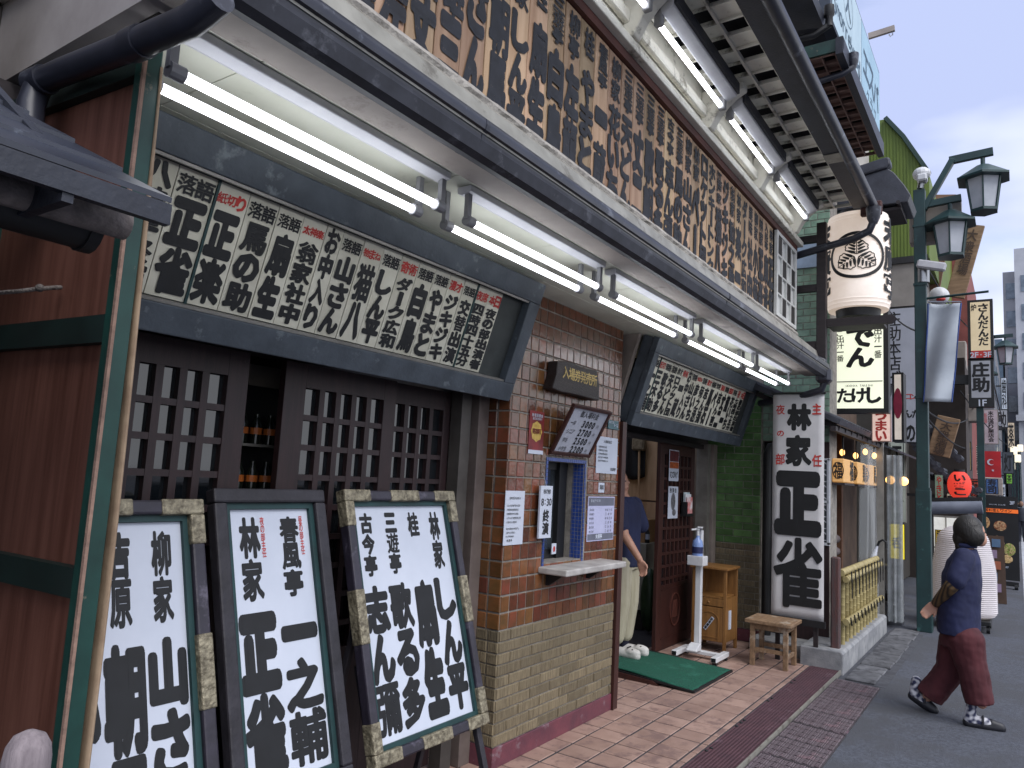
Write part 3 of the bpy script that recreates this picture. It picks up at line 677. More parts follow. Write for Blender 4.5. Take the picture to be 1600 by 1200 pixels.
programme_box(1.10, 3.555, 'large tilted programme board of brush lettered paper strips above the lattice doors', S1, [S1[1], S1[14]], .20)
S2 = [(1.1, 0, '落語', '一之輔'), (1, 1, '紙切', '三木助'), (1, 0, '落語', '歌る多'), (1, 0, '落語', '天どん'), (1, 0, '漫才', 'ロケット団'), (1, 1, '奇術', '一蔵'), (.8, 0, '', 'お中入り'), (1, 0, '落語', '山さん'), (1, 1, '物まね', '彦いち'), (1, 0, '落語', '菊之丞'), (1, 1, '漫才', '志ん彌'), (1, 0, '落語', '馬石'), (1, 0, '落語', 'ペー'), (1, 1, '漫談', '志ん吉'), (1, 0, '落語', '丈二'), (1, 1, '曲芸', '龍一'), (1, 0, '落語', '花いち'), (1, 1, '夜', '七時四十五分'), (1, 1, '本日', '昼の部出演者')]
programme_box(5.22, 7.96, 'smaller looking tilted programme board above the entrance with the carpet', S2, [S2[0]], .16)
# ---------------------------------------------------------------- leaning framed signs in front of the doors
def lean_frame(x0, x1, label, cols, fw, mats, brass, ztop=1.53, ytop=2.50, ybot=2.185, zbot=.43):
    t = thing('standing_sign', label, 'signboard', 'framed signs leaning on the lattice doors')
    b = Vector((0, ybot, zbot)); tp = Vector((0, ytop, ztop)); v = (tp-b).normalized(); H = (tp-b).length; W = x1-x0
    M = frameM((x0, ybot, zbot), (1, 0, 0), v)
    FM, _ = mats
    def bx(name, u0, u1, a0, a1, d0, d1, m, bevel=0): return MB().box(u0, u1, a0, a1, d0, d1, M).build(name, m, t, bevel=bevel)
    bx('frame_rail', 0, W, H-fw, H, -.03, .025, FM, .008); bx('frame_rail', 0, W, 0, fw, -.03, .025, FM, .008)
    bx('frame_stile', 0, fw, fw+.0005, H-fw-.0005, -.03, .024, FM, .008); bx('frame_stile', W-fw, W, fw+.0005, H-fw-.0005, -.03, .024, FM, .008)
    lw = .022
    bx('lining', fw, W-fw, H-fw-lw, H-fw, -.025, .004, DGREEN); bx('lining', fw, W-fw, fw, fw+lw, -.025, .004, DGREEN)
    bx('lining', fw, fw+lw, fw+lw, H-fw-lw, -.025, .004, DGREEN); bx('lining', W-fw-lw, W-fw, fw+lw, H-fw-lw, -.025, .004, DGREEN)
    pu0, pu1, pv0, pv1 = fw+lw, W-fw-lw, fw+lw, H-fw-lw
    pp = bx('paper_sheet', pu0, pu1, pv0, pv1, -.024, -.012, PAPER)
    MM = M @ Matrix.Translation((0, 0, -.0115)); it = []; rd = []
    n = len(cols); cw = (pu1-pu0)/n; ph = pv1-pv0
    for q, (a, bdy, small) in enumerate(cols):
        u = pu0+q*cw
        hd = .30 if n == 4 else .34
        if a: it.append((a, u+cw*.22, pv1-.03, cw*.5, ph*hd*(.95 if len(a) > 1 else .4), .06))
        it.append((bdy, u+cw*.03, pv1-ph*(hd+.055), cw*.94, ph*(.92-hd), .092 if len(bdy) < 3 else .074))
        if small: rd.append((small, u+cw*.74, pv1-.03, cw*.10, ph*.16, .02))
    text_obj(it, INK, pp, MM)
    if rd: text_obj(rd, RED, pp, MM)
    if brass:
        def br(u0, u1, a0, a1):
            MB().box(u0, u1, a0, a1, -.031, .029, M).build('brass_mount', BRASS, t, bevel=.006)
        e = .003
        for (u0, u1) in ((-e, fw+e), (W-fw-e, W+e)):
            br(u0, u1, H-.16, H-fw-e); br(u0, u1, H*.42, H*.62); br(u0, u1, fw+e, .17)
        for (a0, a1) in ((-e, fw+e), (H-fw-e, H+e)):
            br(-e, .16, a0, a1); br(W-.16, W+e, a0, a1); br(W*.38, W*.64, a0, a1)
    # stand: two rear-leaning legs and a foot rail
    for u in (.02, W-.06):
        a = M @ Vector((u+.02, -.0, -.045)); bq = Vector((a.x, ybot-.10, .0))
        top_ = M @ Vector((u+.02, .40, -.05))
        MB().bar((a.x, ybot-.115, .0), top_, .035, .03, (0, 1, 0)).build('leg', LACQ, t, bevel=.004)
        MB().bar((a.x, 2.60, .0), M @ Vector((u+.02, .55, -.05)), .03, .028, (0, 1, 0)).build('leg', LACQ, t, bevel=.004)
    return t
LB = mat('lacquer_purple_black', '#2f2b38', .45, '#211e27', 9, bump=.35, bscale=20, wear='#5a5563', wscale=7, wpos=.62)
lean_frame(.90, 1.625, 'framed sign with brass corners half hidden behind the green edged panel', [('三遊亭', '圓丈', ''), ('桂', '小文', ''), ('吉原', '朝馬', ''), ('柳家', '山さん', '')], .05, (LB, 0), True, zbot=.30, ybot=2.15, ztop=1.485)
lean_frame(1.665, 2.20, 'middle standing sign with a plain black wooden frame and two columns of writing', [('林家', '正雀', '夜の部主任'), ('春風亭', '一之輔', '昼の部主任')], .055, (LACQ, 0), False)
lean_frame(2.315, 3.09, 'brass mounted standing sign with four columns of writing beside the ticket booth', [('古今亭', '志ん彌', ''), ('三遊亭', '歌る多', ''), ('桂', '扇生', ''), ('林家', 'しん平', '')], .047, (LB, 0), True)
# ---------------------------------------------------------------- green edged panel standing out from the wall at the left
pn = thing('folding_panel', 'tall red brown plywood panel with chipped green edges at the left', 'panel', loc=(.95, 1.855, 0), rz=R(4))
MB().box(.0, .012, .05, .74, .3, 2.68).build('plywood_sheet', PANELR, pn)
for z in (2.675, 1.96, 1.33, .75): MB().box(-.028, -.0005, .045, .74, z-.038, z+.034).build('cross_rail', GREENSH, pn)
MB().box(-.03, .018, 0, .045, .25, 2.72, c=.004).build('edge_post', GREENP, pn)
MB().box(-.026, .016, .70, .745, .25, 2.70, c=.004).build('edge_post', GREENP, pn)
MB().box(-.034, -.026, -.004, .006, .3, 2.722).box(-.03, .02, -.002, .05, 2.7205, 2.727).build('chipped_edge', CHIPW, pn)
def pfn(u, v):
    z = .25+2.42*v; return (.021+.018*math.sin(v*3.1+.4)*(1-u*.4)+.004*u, -.004+.07*u, z)
MB().sheet(pfn, 4, 24).build('backing_sheet', mat('plywood_edge', '#a08a72', .8, '#87715c', 14), pn, solid=.006, smooth=True)
# ---------------------------------------------------------------- neighbour at the left: hood roof, pipes, post
nb = thing('neighbour_hood', 'small dark metal hood roof of the house next door at the left edge', 'hood roof')
HM = mat('hood_metal', '#2f333f', .35, '#22252e', 5, bump=.12, bscale=9, wear='#737a88', wscale=7, wpos=.70)
def slab(a, b, c, d, th_, name, m, par):   # a,b front edge, c,d back edge
    up = Vector((0, 0, th_)); vs = [a, b, c, d, a+up, b+up, c+up, d+up]
    return MB().add(vs, [(0, 1, 2, 3), (4, 7, 6, 5), (0, 4, 5, 1), (1, 5, 6, 2), (2, 6, 7, 3), (3, 7, 4, 0)]).build(name, m, par)
c0 = P(268, 318, X=.78); Yo = c0.y; z0 = c0.z
for k in range(4):   # stepped metal courses running along Y, sloping up to the wall side
    ya = Yo+.0+k*.22
    a = Vector((.78-k*.05, Yo+k*.11, z0+k*.066)); b = Vector((-.6, Yo+k*.11, z0+k*.066)); c = Vector((-.6, Yo+(k+1)*.11+.01, z0+(k+1)*.066-.004)); d = Vector((.78-(k+1)*.05, Yo+(k+1)*.11+.01, z0+(k+1)*.066-.004))
    slab(a, b, c, d, .012, 'roof_course', HM, nb)
MB().prism([(Yo+.005, z0-.062), (Yo+.005, z0-.001), (Yo+.44, z0+.29), (Yo+.44, z0-.06)], .58, .60).build('barge_board', NAVYW, nb)
MB().box(-.6, .782, Yo, Yo+.02, z0-.045, z0-.002).build('eave_board', NAVYW, nb)
q = P(197, 352, X=.77); MB().tube([(q.x, q.y, q.z), (-.5, q.y+.02, q.z)], .032, 14).build('rafter_log', mat('pale_log_end', '#8f8580', .8, '#6d6561', 30, bump=.4), nb, smooth=True)
q = P(130, 350, X=.72); MB().tube([(.72, q.y, q.z), (-.5, q.y, q.z)], .055, 16).tube([(.715, q.y, q.z), (.74, q.y, q.z)], .06, 16).build('pipe', BLKP, nb, smooth=True)
a = P(0, 190, X=.70); MB().prism([(Yo+.62, z0+.20), (Yo+.64, z0+.30), (Yo+1.5, z0+.52), (Yo+1.5, z0+.42)], -.6, .70).build('upper_roof_edge', NAVYW, nb)
MB().box(-.6, .62, Yo+.95, Yo+1.2, 0, 3.2).build('wall', DWALL, nb)
MB().bar((.60, Yo+.62, 0), (.60, Yo+.62, z0+.1), .09, .09).build('post', DWOOD, nb)
# lower eave end return, big dark pipe crossing, grey wall
lp = thing('drain_pipe', 'thick dark drain pipe slanting across the top left corner', 'pipe')
pts = [P(345, -6, X=.86), P(322, 14, X=.86), P(300, 32, X=.86), P(215, 68, X=.86), P(110, 108, X=.86), P(62, 128, X=.84), P(48, 165, X=.83), P(40, 300, X=.83)]
MB().tube(pts, .036, 16).build('pipe', GUTT, lp, smooth=True)
for f in (3, 5): MB().tube([pts[f]-(pts[f]-pts[f-1]).normalized()*.03, pts[f]+(pts[f]-pts[f-1]).normalized()*.03], .041, 16).build('collar', GUTT, lp, smooth=True)
nw = thing('stone_wall', 'grey brown block wall of the neighbouring house at the top left corner', 'wall')
MB().box(-1.2, .90, 2.75, 3.1, 0, 5.5).build('wall_core', mat('grey_block', '#6b6661', .9, '#55504b', 4, bump=.4), nw)
for k in range(5):
    for j in range(8): MB().box(-1.1+j*.25+(k % 2)*.12, -.87+j*.25+(k % 2)*.12, 2.735, 2.752, 2.5+k*.2, 2.69+k*.2, c=.004).build('block', mat('grey_block_face', '#77726c', .9, '#5c5752', 5, bump=.4, rnd=.15), nw)
MB().box(.88, .95, 1.63, 2.75, 2.802, 3.10).build('eave_return', mat('return_panel', '#a09a98', .7, '#8a8482', 3), th)
MB().box(.84, .955, 1.62, 2.9, 3.10, 3.16).build('eave_cap', WWOOD, th)
# round topped wooden post and rope
op = thing('wooden_post', 'pale round topped wooden post at the bottom left corner', 'post')
q = P(42, 1185, X=.62)
MB().lathe([(.036, -.9), (.036, .0), (.033, .02), (.024, .036), (.008, .044), (0.001, .045)], (q.x, q.y, q.z+.0), 18).build('post_shaft', mat('weathered_pale_wood', '#8b8184', .8, '#6b6266', 12, stretch=(4, 4, .5), bump=.3), op, smooth=True)
rp = thing('rope', 'short grey rope tied across the plywood panel', 'rope')
pts = [P(-10, 458, X=.80), P(30, 455, X=.82), P(62, 451, X=.85), P(95, 449, X=.915)]
MB().tube(pts, .006, 8).ell(tuple(P(62, 450, X=.85)), (.011, .014, .011), 8, 6).build('cord', mat('grey_rope', '#77706c', .9, '#5a5451', 40, bump=.8, bscale=90), rp, smooth=True)
# ---------------------------------------------------------------- signs and notices on the ticket booth
YS = Yf-.0085
def notice(name, label, x0, x1, z0, z1, mt, items=(), reds=(), th_=.003, y=None, group=None, others=(), cat='notice'):
    y = y or YS
    t = thing(name, label, cat, group)
    MB().box(x0, x1, y-th_, y, z0, z1).build('sheet', mt, t)
    M = frameM((x0, y-th_-.0006, z0), (1, 0, 0), (0, 0, 1))
    if items: text_obj(items, INK, t, M)
    if reds: text_obj(reds, RED, t, M)
    for its, m in others: text_obj(its, m, t, M)
    return t
def lines(w, h, n, top, left=.02, step=None, s='木戸銭御案内申上候営業時間昼夜入替'):
    step = step or (top-.03)/n; out_ = []
    for i in range(n):
        k = random.randint(7, 11); st = ''.join(random.choice(s) for _ in range(k)); hh = step*.55
        out_.append((st, left, top-i*step, min(w-2*left, hh*k*1.02), hh, .0, False))
    return out_
# carved wooden sign
t = thing('carved_sign', 'dark carved wooden sign with gold characters above the price list', 'sign')
MB().prism([(3.895, 2.19), (4.0, 2.18), (4.25, 2.185), (4.52, 2.18), (4.515, 2.30), (4.47, 2.385), (4.30, 2.375), (4.1, 2.39), (3.945, 2.37), (3.935, 2.28)], 2.385, 2.458, 'y').build('plank', mat('carved_dark_wood', '#2a1f1d', .5, '#1c1413', 6, stretch=(.6, 6, 6), bump=.4), t, bevel=.006)
text_obj([('入場券発売所', .08, .155, .46, .11, .02, False)], mat('gold_paint', '#b39a55', .4, '#8f7a42', 9, metal=.4), t, frameM((3.93, 2.383, 2.21), (1, 0, 0), (0, 0, 1)))
# leaning price list
t = thing('price_list', 'framed admission price list tilted forward above the ticket window', 'price list')
b_ = Vector((0, 2.452, 1.788)); t_ = Vector((0, 2.29, 2.105)); v_ = (t_-b_).normalized(); M = frameM((4.005, 2.452, 1.788), (1, 0, 0), v_); H_ = (t_-b_).length
for a in ((0, .52, 0, .022), (0, .52, H_-.022, H_), (0, .022, .0225, H_-.0225), (.498, .52, .0225, H_-.0225)): MB().box(*a, -.012, .012, M).build('frame', DOORR, t, bevel=.003)
MB().box(.02, .50, .02, H_-.02, -.008, -.001, M).build('sheet', mat('price_paper', '#b3b7c2', .7, '#a4a8b4', 3), t)
rows = (('一般', '3000', '円'), ('シニア', '2700', '円'), ('学生', '2500', '円'), ('小学生', '2200', '円'))
it = [('御入場料金', .14, H_-.035, .25, .045, .01, False)]
for i, (a, b, c) in enumerate(rows):
    yy = H_-.098-i*.062; it += [(a, .07, yy-.012, .033*len(a), .03, .005, False), (b, .215, yy, .18, .052, .03, False), (c, .42, yy-.018, .026, .026, .0, False)]
text_obj(it, INK, t, M @ Matrix.Translation((0, 0, .0005)))
# red poster
t = notice('red_poster', 'small red poster with a gold emblem left of the price list', 3.768, 3.937, 1.776, 2.041, mat('poster_red', '#8a1f22', .5, '#5c1418', 8), cat='poster')
GOLD = mat('gold_print', '#d2b35a', .5, '#b08c3c', 30)
MB().box(3.768, 3.937, YS-.0045, YS-.003, 1.776, 1.80).build('white_band', PAPER, t)
mbx = MB()
for k in range(16):
    a0, a1 = 2*math.pi*k/16, 2*math.pi*(k+1)/16; r0 = .058 if k % 2 else .066; r1 = .066 if k % 2 else .058
    mbx.add([(3.852, YS-.0042, 1.915), (3.852+r0*math.cos(a0), YS-.0042, 1.915+r0*math.sin(a0)), (3.852+r1*math.cos(a1), YS-.0042, 1.915+r1*math.sin(a1))], [(0, 1, 2)])
mbx.build('gold_emblem', GOLD, t)
M = frameM((3.768, YS-.005, 1.776), (1, 0, 0), (0, 0, 1))
text_obj([('寄席町', .035, .165, .10, .05, .03, False)], mat('print_dark_red', '#6b1512', .6), t, M)
text_obj([('新宿落語会', .02, .25, .13, .022, .02, False), ('夏の特別興行', .03, .225, .11, .016, .0, False)], PAPER, t, M)
# paper notices
notice('paper_notice', 'white printed notice taped on the orange tiles at the left corner of the booth', 3.555, 3.758, 1.233, 1.548, PAPER, [('当席窓口のお知らせ', .04, .28, .12, .016, .004, False)] + lines(.2, .31, 5, .235, .02, .024) + lines(.2, .31, 3, .10, .02, .022) + [('末廣亭', .03, .035, .06, .016, .012, False)], group='notices on the ticket booth')
notice('paper_notice', 'white printed notice beside the blue address plate', 4.655, 4.985, 1.685, 1.947, PAPER, [('入場者各位', .10, .24, .13, .022, .015, False)] + lines(.33, .26, 5, .195, .025, .025) + [('末廣亭', .22, .045, .09, .025, .03, False)], group='notices on the ticket booth')
t = notice('schedule_poster', 'pale lilac schedule poster right of the ticket window', 4.562, 4.965, 1.21, 1.519, mat('lilac_paper', '#b9bbd8', .7, '#aaacca', 3), cat='poster')
LG = mat('grey_print', '#6a6d7c', .7)
MB().box(4.57, 4.957, YS-.0042, YS-.003, 1.455, 1.512).box(4.57, 4.957, YS-.0042, YS-.003, 1.217, 1.26).each('grey_band', LG, t)
M = frameM((4.562, YS-.0052, 1.21), (1, 0, 0), (0, 0, 1))
text_obj([('末廣亭', .12, .048, .10, .034, .04, False)] + [(x_, .03, .29, .15, .02, .0, False) for x_ in ('番組予定表',)], PAPER, t, M)
text_obj([it_ for k in range(6) for it_ in [(random.choice(('昼の部', '夜の部', '落語会', '特別興行')), .02+.0*k, .225-k*.03, .07, .016, .0, False), (random.choice(('柳家小三', '林家正雀', '三遊亭')), .25, .225-k*.03, .12, .017, .006, False)]], INK, t, M)
notice('small_card', 'small white card above the lilac schedule poster', 4.708, 4.796, 1.548, 1.618, PAPER, [('満席', .012, .055, .065, .035, .01, False)], group='notices on the ticket booth', cat='card')
notice('address_plate', 'small blue green address plate at the top right of the booth', 4.815, 4.98, 2.012, 2.076, mat('address_enamel', '#2f5f68', .4, '#274f58', 8), others=[([('新宿三丁目', .01, .058, .075, .02, .0, False), ('6-12', .09, .05, .065, .036, .02, False)], PAPER)], cat='plate', th_=.006)
t = notice('hanging_tag', 'white hanging plate reading the closing time left of the ticket window', 3.875, 4.016, 1.264, 1.584, PAPER, [('夜の部', .03, .30, .085, .03, .012, False), ('8:30', .01, .255, .122, .07, .012, False), ('終演', .035, .175, .075, .155, .06)], th_=.012, y=YS-.03, cat='plate')
MB().tube([(3.945, YS-.036, 1.584), (3.945, YS-.02, 1.63), (3.945, YS, 1.66)], .002, 6).build('string', STEEL, t)
# small fire mark card in the ticket window
t = thing('window_card', 'small white card at the bottom of the ticket window', 'card'); MB().box(4.29, 4.345, 2.572, 2.578, 1.13, 1.20).build('sheet', PAPER, t)
MB().ell((4.3175, 2.571, 1.163), (.014, .001, .02), 10, 6).build('flame_mark', RED, t)
# ---------------------------------------------------------------- entrance
d = lattice_door(6.95, 7.90, 'entrance_door', '', stl=.11, str_=.10, Y=2.95, z0=.0, z1=2.07, pit=.105, pz=.125, top=1.93, low=.62, m=DOORR, glass=False)
MB().box(7.06, 7.80, 2.975, 2.98, .6, 1.95).build('glass_pane', GLASS, d)
for k in range(2): MB().box(7.07, 7.79, 2.944, 2.9495, .10+k*.47, .112+k*.47).build('moulding', DOORR, d)
ov = MB(); n = 28
for k in range(n):
    a0, a1 = 2*math.pi*k/n, 2*math.pi*(k+1)/n
    ov.bar((7.42+.13*math.cos(a0), 2.945, .36+.16*math.sin(a0)), (7.42+.13*math.cos(a1), 2.945, .36+.16*math.sin(a1)), .01, .012)
for k in range(5): ov.bar((7.35+.03*k, 2.946, .28), (7.39+.02*k, 2.946, .45), .008, .012)
ov.build('carved_oval', mat('carved_relief', '#5d342b', .5), d)
t = thing('door_flyer', 'upper colour flyer taped on the brown entrance door', 'flyer', 'flyers on the entrance door'); MB().box(7.14, 7.40, 2.936, 2.939, 1.66, 1.98).build('sheet', PAPER, t); MB().box(7.15, 7.39, 2.934, 2.9355, 1.86, 1.97).build('print', mat('flyer_dark', '#3a1e24', .6, '#74262a', 30), t); MB().box(7.15, 7.39, 2.934, 2.9355, 1.79, 1.855).build('print', mat('flyer_orange', '#c2622a', .6, '#7c3a1c', 30), t)
text_obj([('むひげ', .03, .10, .20, .07, .02, False)], INK, t, frameM((7.14, 2.9355, 1.66), (1, 0, 0), (0, 0, 1)))
t = thing('door_flyer', 'lower black and white flyer taped on the brown entrance door', 'flyer', 'flyers on the entrance door'); MB().box(7.14, 7.40, 2.936, 2.939, 1.28, 1.605).build('sheet', PAPER, t)
MB().ell((7.27, 2.936, 1.45), (.06, .002, .09), 12, 8).ell((7.3, 2.936, 1.34), (.05, .002, .035), 10, 6).build('print', mat('flyer_grey', '#3b3b40', .6, '#77777c', 30), t)
text_obj([('独演会', .02, .31, .2, .05, .03, False)], INK, t, frameM((7.14, 2.9355, 1.28), (1, 0, 0), (0, 0, 1)))
t = thing('flyer_holder', 'black holder with red and white leaflets on the entrance door', 'leaflet holder')
MB().box(7.50, 7.68, 2.87, 2.945, 1.30, 1.33).box(7.50, 7.51, 2.87, 2.945, 1.33, 1.45).box(7.50, 7.68, 2.935, 2.945, 1.33, 1.5).build('holder', BLKP, t)
for k, (c_, dz) in enumerate((('#c4453c', .0), ('#d8dade', .03), ('#9fb8bf', .05))): MB().box(7.515, 7.67, 2.88+k*.016, 2.89+k*.016, 1.33, 1.50+dz).build('leaflet', mat('leaflet%d' % k, c_, .6, '#e0e2e4', 14), t)
# foyer seen through the doorway
PLY = mat('plywood', '#d0ac84', .7, '#bd9870', 4, stretch=(5, 5, .8))
for k, (y0, y1, z0, z1) in enumerate(((3.52, 4.1, 1.42, 2.3), (3.52, 3.80, .95, 1.41), (3.81, 4.1, .95, 1.41))):
    MB().box(8.27, 8.295, y0, y1, z0, z1-.012).build('plywood_panel', PLY, th)
t = thing('foyer_counter', 'off white counter with a stuck notice inside the entrance', 'counter'); MB().box(7.8, 8.2, 3.45, 4.15, .22, .95).build('counter_body', mat('cream_counter', '#a9a596', .6, '#928e80', 4), t, bevel=.008); MB().box(7.83, 8.17, 3.48, 4.1, 0, .22).build('plinth', DWOOD, t)
MB().box(7.794, 7.799, 3.62, 3.92, .70, .93).build('notice_sheet', PAPER, t); text_obj([('はなし', .03, .21, .22, .07, .04, False), ('受付です', .03, .12, .22, .06, .04, False)], INK, t, frameM((7.793, 3.90, .70), (0, -1, 0), (0, 0, 1)))
for k in range(3): lb = thing('small_bottle', ['bottle standing leftmost on the foyer counter', 'middle of three bottles on the foyer counter', 'bottle standing rightmost on the foyer counter'][k], 'bottle', 'bottles on the foyer counter'); MB().lathe([(.03, 0), (.03, .12), (.012, .15), (.012, .18)], (7.9, 3.64-k*.075, .951), 10).build('glass_body', BLKP, lb, smooth=True); MB().lathe([(.0305, .04), (.0305, .10)], (7.9, 3.64-k*.075, .951), 10, cap=False).build('paper_label', PAPER, lb)
t = thing('broom', 'pale broom handle hanging upright inside the entrance', 'broom'); MB().tube([(8.15, 3.72, 1.30), (8.15, 3.735, 2.0)], .014, 8).build('handle', PLY, t, smooth=True); MB().box(8.1, 8.2, 3.66, 3.82, 2.0, 2.16, c=.02).build('brush_head', mat('bristle', '#8d7f66', .9, '#6d6049', 30, bump=.8), t)
t = thing('hanging_apron', 'black apron hanging on the plywood inside the entrance', 'apron')
def afn(u, v): return (8.2+.02*math.sin(u*9), 3.98-.30*u, 2.25-.55*v-.05*math.sin(u*3.1))
MB().sheet(afn, 12, 8).build('cloth', BLKP, t, solid=.006, smooth=True)
t = thing('green_bag', 'dark green plastic bag leaning beside the foyer counter', 'bag'); MB().ell((7.72, 3.36, .36), (.10, .10, .34), 14, 10).build('bag_body', mat('green_plastic', '#2a4226', .4, '#1d301b', 9, bump=.8, bscale=12), t, smooth=True)
for k, (x, y, z, a, b, c) in enumerate(((7.86, 3.50, 1.14, .30, .20, .26), (7.88, 3.72, .951, .28, .24, .34), (7.9, 3.95, .951, .26, .2, .45))):
    o = thing('cardboard_box', ['top right brown cardboard box inside the entrance', 'middle brown cardboard box on the foyer counter', 'left tall brown cardboard box on the foyer counter'][k], 'box', 'cardboard boxes in the foyer'); z = .951 if k else .951
    MB().box(x, x+a, y, y+b, z, z+c, c=.004).build('carton', mat('cardboard', '#b08a60', .8, '#9a7650', 5, rnd=.12), o); MB().box(x-.002, x, y+b*.42, y+b*.58, z+.002, z+c-.002).build('tape', mat('packing_tape', '#c2a578', .3), o)
# carpet
t = thing('green_carpet', 'green entrance carpet over a low ramp at the doorway', 'carpet')
def cfn(u, v):
    x = 5.88+.90*u+.02*v; y = 2.165+.95*v-.01*u; z = .012+.055*min(1, v*1.6)*(1-.5*u)+.003*math.sin(u*14+v*5)
    return (x, y, z)
MB().sheet(cfn, 24, 24).build('pile', GCARP, t, solid=.012, smooth=True)
MB().bar((5.874, 2.16, .013), (6.785, 2.148, .011), .02, .016).bar((6.785, 2.15, .011), (6.81, 3.09, .045), .02, .016).bar((5.876, 2.16, .013), (5.89, 3.1, .065), .016, .016).each('rubber_border', BLKP, t)
MB().prism([(2.45, .0), (3.1, .0), (3.1, .055), (2.5, .03)], 5.86, 6.6).build('ramp_board', DOORR, t)
# hand sanitiser stand
t = thing('sanitiser_stand', 'white foot operated stand with a blue pump bottle by the door', 'sanitiser stand')
WP = mat('white_powder_coat', '#d5d6d8', .4, '#c2c4c8', 6, wear='#8b7f76', wscale=9, wpos=.70)
MB().box(7.07, 7.12, 2.55, 2.61, .07, 1.20, c=.006).build('column', WP, t)
for y in (2.34, 2.72): MB().box(6.86, 7.22, y-.028, y+.028, .03, .075, c=.004).build('foot_bar', WP, t); MB().box(6.855, 6.8595, y-.02, y+.02, .035, .07).build('end_cap', BLKP, t)
MB().box(7.06, 7.12, 2.369, 2.691, .035, .07, c=.004).build('foot_bar', WP, t)
for y in (2.34, 2.72): MB().box(6.88, 6.92, y-.02, y+.02, 0, .029).box(7.17, 7.2, y-.02, y+.02, 0, .029).each('rubber_foot', BLKP, t)
MB().prism([(6.93, .075), (7.06, .075), (7.06, .14), (7.0, .13), (6.93, .09)], 2.53, 2.63, 'y').build('pedal', WP, t, bevel=.006)
MB().box(6.95, 7.08, 2.49, 2.65, .87, .96).build('bottle_tray', WP, t, bevel=.006)
MB().lathe([(.05, .961), (.052, 1.06), (.045, 1.10), (.018, 1.13), (.018, 1.15)], (7.01, 2.57, 0), 18).build('bottle', mat('blue_gel_bottle', '#7f97c9', .25, '#6d86bb', 5), t, smooth=True)
MB().lathe([(.0525, .985), (.0525, 1.045)], (7.01, 2.57, 0), 18, cap=False).build('bottle_label', mat('navy_label', '#1d2550', .5), t)
MB().lathe([(.014, 1.151), (.014, 1.20), (.022, 1.205), (.022, 1.222)], (7.01, 2.57, 0), 12).bar((7.01, 2.57, 1.214), (6.955, 2.615, 1.205), .016, .014).build('pump', WP, t)
MB().bar((7.095, 2.58, 1.205), (6.99, 2.54, 1.232), .05, .012).build('press_arm', WP, t)
# small wooden cabinet
t = thing('wooden_cabinet', 'small light brown wooden cabinet with open shelf and arched door', 'cabinet')
CAB = mat('honey_wood', '#8a6235', .45, '#74502a', 5, stretch=(6, 6, .7), bump=.06)
cy0, cy1, cxa, cxb = 2.42, 2.77, 7.43, 7.80
MB().box(cxa-.02, cxb+.01, cy0-.02, cy1+.02, .80, .825).build('top_board', CAB, t, bevel=.005)
for y in (cy0, cy1-.03):
    for x in (cxa, cxb-.03): MB().box(x, x+.03, y, y+.03, 0, .799).build('leg', CAB, t, bevel=.003)
MB().box(cxa+.005, cxb, cy0+.03, cy1-.03, .52, .535).build('shelf', CAB, t)
MB().box(cxb-.03, cxb-.015, cy0+.031, cy1-.031, .1, .795).build('back_panel', CAB, t); MB().box(cxa+.031, cxb-.031, cy0+.006, cy0+.022, .1, .52).box(cxa+.031, cxb-.031, cy1-.022, cy1-.006, .1, .795).each('side_panel', CAB, t)
MB().box(cxa+.004, cxa+.02, cy0+.031, cy1-.031, .44, .515).build('drawer_front', CAB, t, bevel=.004); MB().ell((cxa-.004, (cy0+cy1)/2, .478), (.012, .011, .011), 10, 8).build('knob', CAB, t, smooth=True)
dr = MB().box(cxa+.004, cxa+.02, cy0+.031, cy1-.031, .10, .432).build('door', CAB, t, bevel=.004)
ar = [((cy0+cy1)/2+.10*math.cos(a), .31+.075*math.sin(a)) for a in [math.pi*k/10 for k in range(11)]]
ar = [((cy0+cy1)/2+.10, .14)] + ar + [((cy0+cy1)/2-.10, .14)]
am = MB()
for a, b in zip(ar, ar[1:]+ar[:1]): am.bar((cxa+.002, a[0], a[1]), (cxa+.002, b[0], b[1]), .008, .012, (1, 0, 0))
am.build('arched_moulding', CAB, dr)
sg = MB().box(-.016, .016, -.075, .075, 0, .004, frameM((cxa-.001, 2.59, .27), (0, -1, 0), (0, 0, 1)) @ Matrix.Rotation(R(-35), 4, 'Z')).build('paper_sticker', PAPER, t)
text_obj([('新末廣亭', -.013, .07, .026, .14, .06)], INK, t, frameM((cxa-.0055, 2.59, .27), (0, -1, 0), (0, 0, 1)) @ Matrix.Rotation(R(-35), 4, 'Z'))
MB().box(cxa+.1, cxa+.16, cy0-.004, cy0+.0055, .22, .40).build('paper_sticker', PAPER, t)
# stool
t = thing('wooden_stool', 'low worn wooden stool in front of the tall white banner', 'stool')
ST = mat('worn_stool_wood', '#8c7156', .7, '#6c543e', 6, stretch=(.8, 6, 6), bump=.3, wear='#a59685', wscale=7, wpos=.58)
MB().box(7.15, 7.56, 1.73, 2.15, .385, .42).build('seat', ST, t, bevel=.006)
for x in (7.19, 7.49):
    for y in (1.77, 2.07): MB().box(x, x+.042, y, y+.042, 0, .384).build('leg', ST, t, bevel=.004)
for y in (1.78, 2.08): MB().box(7.233, 7.489, y, y+.02, .09, .125).box(7.233, 7.489, y, y+.02, .33, .38).each('stretcher', ST, t)
for x in (7.20, 7.50): MB().box(x, x+.02, 1.813, 2.069, .13, .165).box(x, x+.02, 1.813, 2.069, .33, .38).each('stretcher', ST, t)
